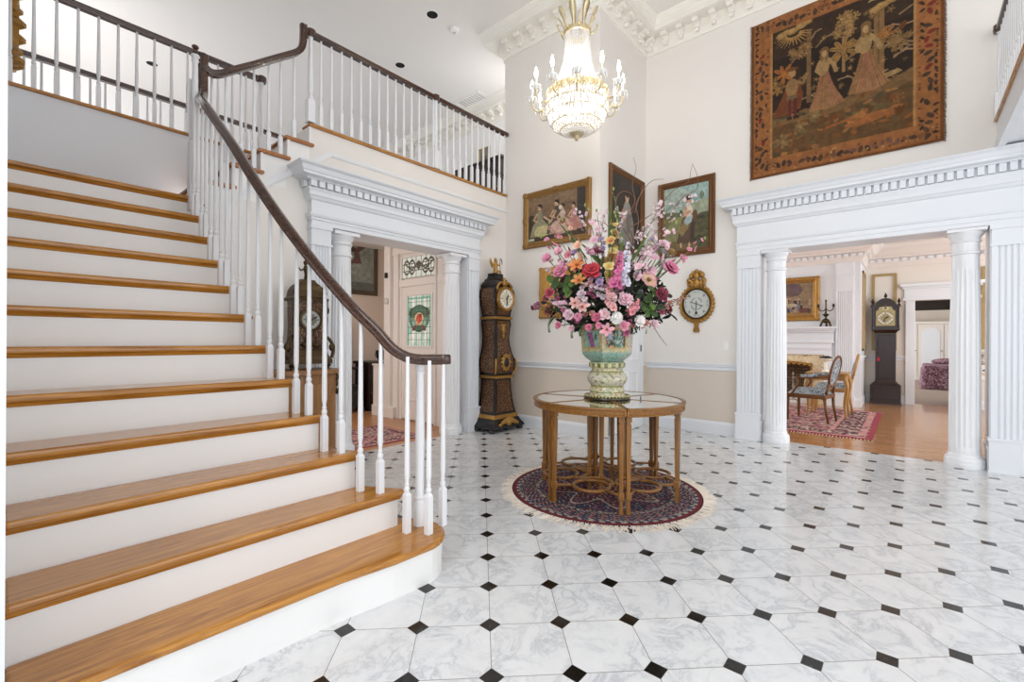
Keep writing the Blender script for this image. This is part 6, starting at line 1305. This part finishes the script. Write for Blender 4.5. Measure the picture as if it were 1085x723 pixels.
# over-mantel painting, candelabrum, andiron
a = Art(110, 90, '8A7458'); a.mottle(4, .25, 31); a.rect(0, 1, 0, .22, '9A7440', .9); a.ell(.55, .78, .22, .2, '5A4A4C', al=.8); a.poly([(.5, .9), (.66, .62), (.72, .95)], '6A5258')
for i in range(34): x = random.uniform(.05, .95); y = random.uniform(.15, .45); a.ell(x, y, .03, .075, random.choice(['6A7280', '4A3A38', 'A88A6E', '3A3434', '7E6A58'])); a.ell(x, y + .09, .016, .025, 'B8957A')
a.ell(.42, .42, .05, .14, 'C9A87A'); a.ell(.55, .33, .12, .05, 'B8A890'); a.rect(.7, .9, .1, .25, '5A2E34', .8); a.mottle(24, .25, 32)
framed('framed_painting', 'wide gilt framed crowd scene painting above the white mantelpiece in the right room', 'right', (XB - .014, 1.81, 1.63), 1.02, .87, a, [(0, 0), (0, -.03), (.02, -.055), (.05, -.045), (.08, -.02), (.095, -.025), (.11, -.012), (.11, 0)], 'old_gold', corners=.06)
cd = thing('candelabrum', 'bronze three branch candelabrum at the right end of the white mantel shelf', 'candelabrum', (XB - .11, 1.19, 1.511), -90)
mb = MB(); 
for i in range(3): th = radians(90 + 120 * i); mb.tube(spline([(.02 * cos(th), .02 * sin(th), .14), (.06 * cos(th), .06 * sin(th), .10), (.085 * cos(th), .085 * sin(th), .03), (.10 * cos(th), .10 * sin(th), .005)], 4), .018, 6)
mb.lathe([(0, .06), (.05, .07), (.06, .11), (.03, .15), (0, .16)], 12); mb.build('base', 'bronze_dark', cd, True)
mb = MB(); mb.lathe([(.02, .15), (.012, .18), (.05, .22), (.06, .235), (.02, .25), (.014, .30), (.022, .33), (.012, .36), (.012, .48), (.02, .50), (.0, .52)], 12); mb.build('stem', 'bronze_dark', cd, 'auto')
for sx in (-1, 1):
    mb = MB(); mb.tube(spline([(0, 0, .33), (sx * .06, 0, .30), (sx * .11, 0, .33), (sx * .12, 0, .38)], 5), .009, 6); mb.lathe([(.01, .37), (.03, .385), (.018, .39), (.018, .43), (0, .43)], 10, (sx * .12, 0)); mb.build('branch', 'bronze_dark', cd, True)
an = thing('andiron', 'slim pale metal firedog standing before the brick firebox', 'andiron', (XB - .14, 1.72, 0), -90)
mb = MB(); mb.lathe([(.0, .06), (.03, .06), (.02, .09), (.012, .14), (.02, .2), (.012, .26), (.022, .34), (.012, .4), (.018, .47), (.03, .50), (.01, .54), (.022, .57), (.004, .62)], 12); mb.build('upright', 'pewter', an, 'auto')
mb = MB(); mb.box(-.01, .01, 0, .4, .09, .11); mb.build('log_bar', 'dark_iron', an)
for sx in (-1, 1): mb = MB(); mb.tube(spline([(0, 0, .08), (sx * .06, -.01, .07), (sx * .09, -.02, .02), (sx * .10, -.02, .0)], 4), .011, 6); mb.build('foot', 'pewter', an, True)
fsn = thing('fire_surround', 'gilt bowed metal fire trim framing the brick firebox opening', 'fire surround', (XB - .05, 1.81, 0), -90)
mb = MB(); mb.box(-.40, -.37, -.03, 0, 0, .78); mb.box(.37, .40, -.03, 0, 0, .78); mb.sweep([(-.012, -.018), (.012, -.018), (.012, .018), (-.012, .018)], [(-.40 + .8 * i / 16, -.015, .77 + .045 * sin(pi * i / 16)) for i in range(17)], up=(0, 0, 1)); mb.build('frame', 'old_gold', fsn)
mb = MB()
for i in range(9): mb.ell((-.36 + .09 * i, -.03, .75 + .03 * sin(pi * i / 8)), (.03, .014, .018), 8, 5)
mb.build('swag', 'old_gold', fsn, True)
# right hand sliver: carved cream console with a domed lamp, sconce
cs_ = thing('console_table', 'carved cream console table glimpsed right of the far right column', 'table', (11.0, -1.05, 0), -90)
mb = MB(); mb.box(-.5, .5, -.22, .22, .70, .74); mb.build('top', 'fringe', cs_, bevel=.012); mb = MB(); mb.box(-.46, .46, -.19, .19, .60, .70)
for i in range(12): mb.ell((-.44 + .08 * i, -.2, .62 + .02 * (i % 2)), (.045, .02, .045), 8, 5)
mb.build('carved_apron', 'fringe', cs_, 'auto')
for sx in (-1, 1):
    for sy in (-1, 1): mb = MB(); mb.lathe([(.02, 0), (.045, .03), (.04, .08), (.022, .10), (.03, .14), (.048, .45), (.055, .52), (.035, .55), (.05, .58), (.05, .62)], 12, (sx * .38, sy * .15)); mb.build('leg', 'fringe', cs_, 'auto')
lp_ = thing('table_lamp', 'pale domed lamp on the carved cream console at far right', 'lamp', (11.0, -1.02, .74), -90); mb = MB(); mb.lathe([(0, 0), (.08, 0), (.07, .02), (.02, .04), (.02, .12), (0, .12)], 14); mb.build('base', 'bronze_dark', lp_, 'auto'); mb = MB(); mb.lathe([(.19, .11), (.18, .17), (.13, .27), (.06, .33), (.02, .35), (0, .35)], 24); mb.build('shade', 'damask_beige', lp_, True)
wsn = thing('wall_sconce', 'small dark wall sconce in the panelled sliver at far right', 'sconce', (XW - .002, -1.14, 1.95), -90); mb = MB(); mb.ell((0, -.015, .08), (.04, .015, .13)); mb.build('back_plate', 'bronze_dark', wsn, True); mb = MB(); mb.tube(spline([(0, -.02, .03), (0, -.09, -.02), (0, -.12, .05), (0, -.12, .09)], 4), .008, 6); mb.lathe([(.01, .08), (.03, .095), (.01, .10), (.01, .17), (0, .17)], 8, (0, -.12)); mb.build('arm', 'bronze_dark', wsn, True)
# bedroom beyond the far door
bd = thing('bed', 'bed under a plum patterned skirted cover through the far doorway', 'bed', (16.9, -1.25, 0), -90)
mb = MB(); mb.box(-.95, .95, -.9, .9, .30, .62); mb.build('mattress', 'bed_fabric', bd, bevel=.06, seg=3)
mb = MB(); P_ = [(.97 * sx, .93 * sy) for sx, sy in ((-1, 1), (-1, -1), (1, -1), (1, 1))]; pts = []
for (x0, y0), (x1, y1) in zip(P_[:-1], P_[1:]):
    for i in range(40): q = i / 40; pts.append((x0 + (x1 - x0) * q + .014 * sin(i * 1.6), y0 + (y1 - y0) * q + .014 * cos(i * 1.6)))
mb.rings([[(x * k_, y * k_, z) for x, y in pts] for k_, z in ((.985, .50), (1.0, .25), (1.03, .02))], closed=False); mb.build('bed_skirt', 'bed_fabric', bd, True)
mb = MB(); mb.ell((-.4, .55, .68), (.36, .22, .10), 14, 8); mb.build('pillow', 'bed_fabric', bd, True)
ar = thing('armoire', 'tall cream armoire with mirrored and panelled doors against the far bedroom wall', 'wardrobe', (20.3, -.55, 0), -90)
mb = MB(); mb.box(-.95, .95, -.6, 0, .1, 1.80); mb.build('body', 'cream_wall', ar); mb = MB(); mb.box(-1.0, 1.0, -.65, 0, 1.80, 1.88); mb.build('cornice', 'cream_wall', ar, bevel=.02); mb = MB(); mb.box(-.97, .97, -.62, 0, 0, .1); mb.build('plinth', 'cream_wall', ar)
for i in range(3):
    x0 = -.93 + .62 * i; pan = [(x0 + .08, .3), (x0 + .08, 1.5)] + [(x0 + .30 + .22 * cos(pi - pi * q / 8), 1.5 + .18 * sin(pi - pi * q / 8)) for q in range(9)] + [(x0 + .52, 1.5), (x0 + .52, .3)]
    mb = MB(); mb.box(x0, x0 + .60, -.63, -.60, .14, 1.76); dr = mb.build('door', 'cream_wall', ar); mb = MB(); mb.prism(pan, -.645, -.628, 'y'); mb.build('door_panel', 'mirror_glass' if i == 0 else 'white_paint', dr); mb = MB(); mb.ell((x0 + .56, -.645, .95), .02); mb.build('knob', 'old_gold', dr, True)
dl = thing('door_leaf', 'dark wooden door standing open edge on past the far doorway', 'door', (12.6, -.78, 0)); mb = MB(); mb.box(-.45, .35, -.06, 0, .01, 1.98); mb.build('leaf', 'dark_oak', dl, bevel=.004); mb = MB(); mb.ell((-.38, .025, 1.0), .03); mb.build('knob', 'old_gold', dl, True)
for z0_, z1_ in ((.2, .9), (1.05, 1.8)): mb = MB(); mb.box(-.3, .2, -.005, .012, z0_, z1_); mb.build('door_panel', 'dark_oak', dl, bevel=.008)
# ------------------------------------------------------------------ gallery furniture
gb = thing('bookcase', 'low dark wooden bookcase on the gallery behind the balcony balusters', 'bookcase', (6.26, 6.02, Z2 - .03), -90)
mb = MB(); mb.box(-.60, .60, -.36, 0, .08, 1.12); mb.build('body', 'mahogany', gb); mb = MB(); mb.box(-.63, .63, -.39, 0, 1.12, 1.17); mb.build('top', 'mahogany', gb, bevel=.008); mb = MB(); mb.box(-.61, .61, -.37, 0, 0, .08); mb.build('plinth', 'mahogany', gb)
for i in range(3): mb = MB(); mb.box(-.58 + .39 * i, -.21 + .39 * i, -.375, -.355, .12, 1.08); d_ = mb.build('door', 'mahogany', gb, bevel=.006); mb = MB(); mb.ell((-.24 + .39 * i, -.385, .62), .014); mb.build('knob', 'old_gold', d_, True)
a = Art(40, 50, '8A8272'); a.mottle(5, .3, 41); a.ell(.5, .45, .3, .3, '6A6456'); a.ell(.5, .7, .12, .12, 'B0A48E')
framed('framed_picture', 'small picture hung on the gallery wall just above the dark bookcase', 'right', (UC - .002, 6.20, Z2 + 1.17), .30, .42, a, [(0, 0), (0, -.02), (.02, -.03), (.04, -.015), (.04, 0)], 'panel_gold')
gm = thing('gilt_mirror', 'carved gilt mirror edge at the extreme upper left on the gallery wall', 'mirror', (.030, 6.30, 3.80), 90)
mb = MB(); mb.rectframe(.7, 1.0, [(0, 0), (0, -.06), (.03, -.13), (.07, -.08), (.09, -.02), (.09, 0)], 0)
for i in range(22):
    th = 2 * pi * i / 22; mb.ell((.34 * cos(th) * 1.05, -.08, .5 + .5 * sin(th) * 1.02), (.06, .10 if i % 3 else .055, .06), 8, 5)
mb.build('frame', 'old_gold', gm, 'auto'); mb = MB(); mb.box(-.28, .28, -.02, -.01, .08, .92); mb.build('glass', 'mirror_glass', gm)

# ------------------------------------------------------------------ light, world, camera
def area(name, loc, target, sx, sy, power, col=(1, 1, 1)):
    l = bpy.data.lights.new(name, 'AREA'); l.shape = 'RECTANGLE'; l.size = sx; l.size_y = sy; l.energy = power; l.color = col
    o = bpy.data.objects.new(name, l); COL.objects.link(o); o.location = loc; o.rotation_euler = (Vector(target) - Vector(loc)).to_track_quat('-Z', 'Y').to_euler(); return o
def bulb(name, loc, power, r=.1, col=(1, .95, .89)):
    l = bpy.data.lights.new(name, 'POINT'); l.energy = power; l.shadow_soft_size = r; l.color = col; o = bpy.data.objects.new(name, l); COL.objects.link(o); o.location = loc; return o
W_ = bpy.data.worlds.new('daylight'); SC.world = W_; W_.use_nodes = True; bgn = W_.node_tree.nodes['Background']; bgn.inputs[0].default_value = (.93, .96, 1, 1); bgn.inputs[1].default_value = 1.6
bulb('chandelier_glow', (CH[0], CH[1], 3.62), 50, .10)
area('hall_fill', (-2.4, 1.0, 3.6), (3, 1.5, 2.0), 3.4, 3.2, 150, (.96, .98, 1))  # added fill light behind the camera; no window is modelled there
area('side_fill', (2.0, -4.0, 2.2), (3, 2.0, 1.5), 4.0, 2.6, 60, (.97, .98, 1))  # unseen fill light added on the open side of the hall
area('gallery_fill', (5.9, 4.75, 4.6), (3.5, 9.0, 4.4), .5, 1.6, 20)  # added fill, tucked out of view behind the corner block
area('stair_fill', (.2, 8.8, 4.4), (4, 9.2, 4.6), 2.4, 2.0, 26)  # added to brighten the rear of the gallery, out of view at left
area('entry_fill', (1.2, 5.9, 1.9), (4, 6.1, 1.4), 1.6, 1.8, 45, (1, .95, .9))  # unseen area light added to light the enclosed entry room
area('living_fill', (9.2, -4.0, 1.8), (9.2, 1.5, 1.3), 3.5, 2.2, 150, (.9, .95, 1))  # cool fill added out of frame for the living room
area('living_fill_far', (8.5, 5.8, 1.8), (9.2, 1.5, 1.3), 3.0, 2.2, 90, (.9, .95, 1))  # second added living room fill, from the opposite unseen side
area('bedroom_fill', (16.5, 2.9, 1.8), (16.5, -1, 1.0), 3.0, 2.0, 120)  # added fill that lights the bedroom from outside the view
cam = bpy.data.cameras.new('camera'); cam.sensor_width = 36; cam.sensor_fit = 'HORIZONTAL'; cam.lens = 481.7 / 1085 * 36; cam.shift_x = 0; cam.shift_y = -(361.5 - 360.26) / 1085; cam.clip_start = .05
co = bpy.data.objects.new('camera', cam); COL.objects.link(co)
rt, fw, up = Vector((.65688848, -.75398775, 0)), Vector((.75398775, .65688848, 0)), Vector((0, 0, 1)); ro = .0054
r_ = rt * cos(ro) + up * sin(ro); u_ = -rt * sin(ro) + up * cos(ro); b_ = -fw
co.matrix_world = Matrix(((r_.x, u_.x, b_.x, 0), (r_.y, u_.y, b_.y, 0), (r_.z, u_.z, b_.z, 1.2246), (0, 0, 0, 1)))
SC.camera = co
SC.view_settings.view_transform = 'Standard'; SC.view_settings.look = 'None'; SC.view_settings.gamma = 1; SC.view_settings.use_curve_mapping = False; SC.view_settings.exposure = -.2
SC.cycles.max_bounces = 8; SC.cycles.use_denoising = True; SC.cycles.sample_clamp_indirect = 6
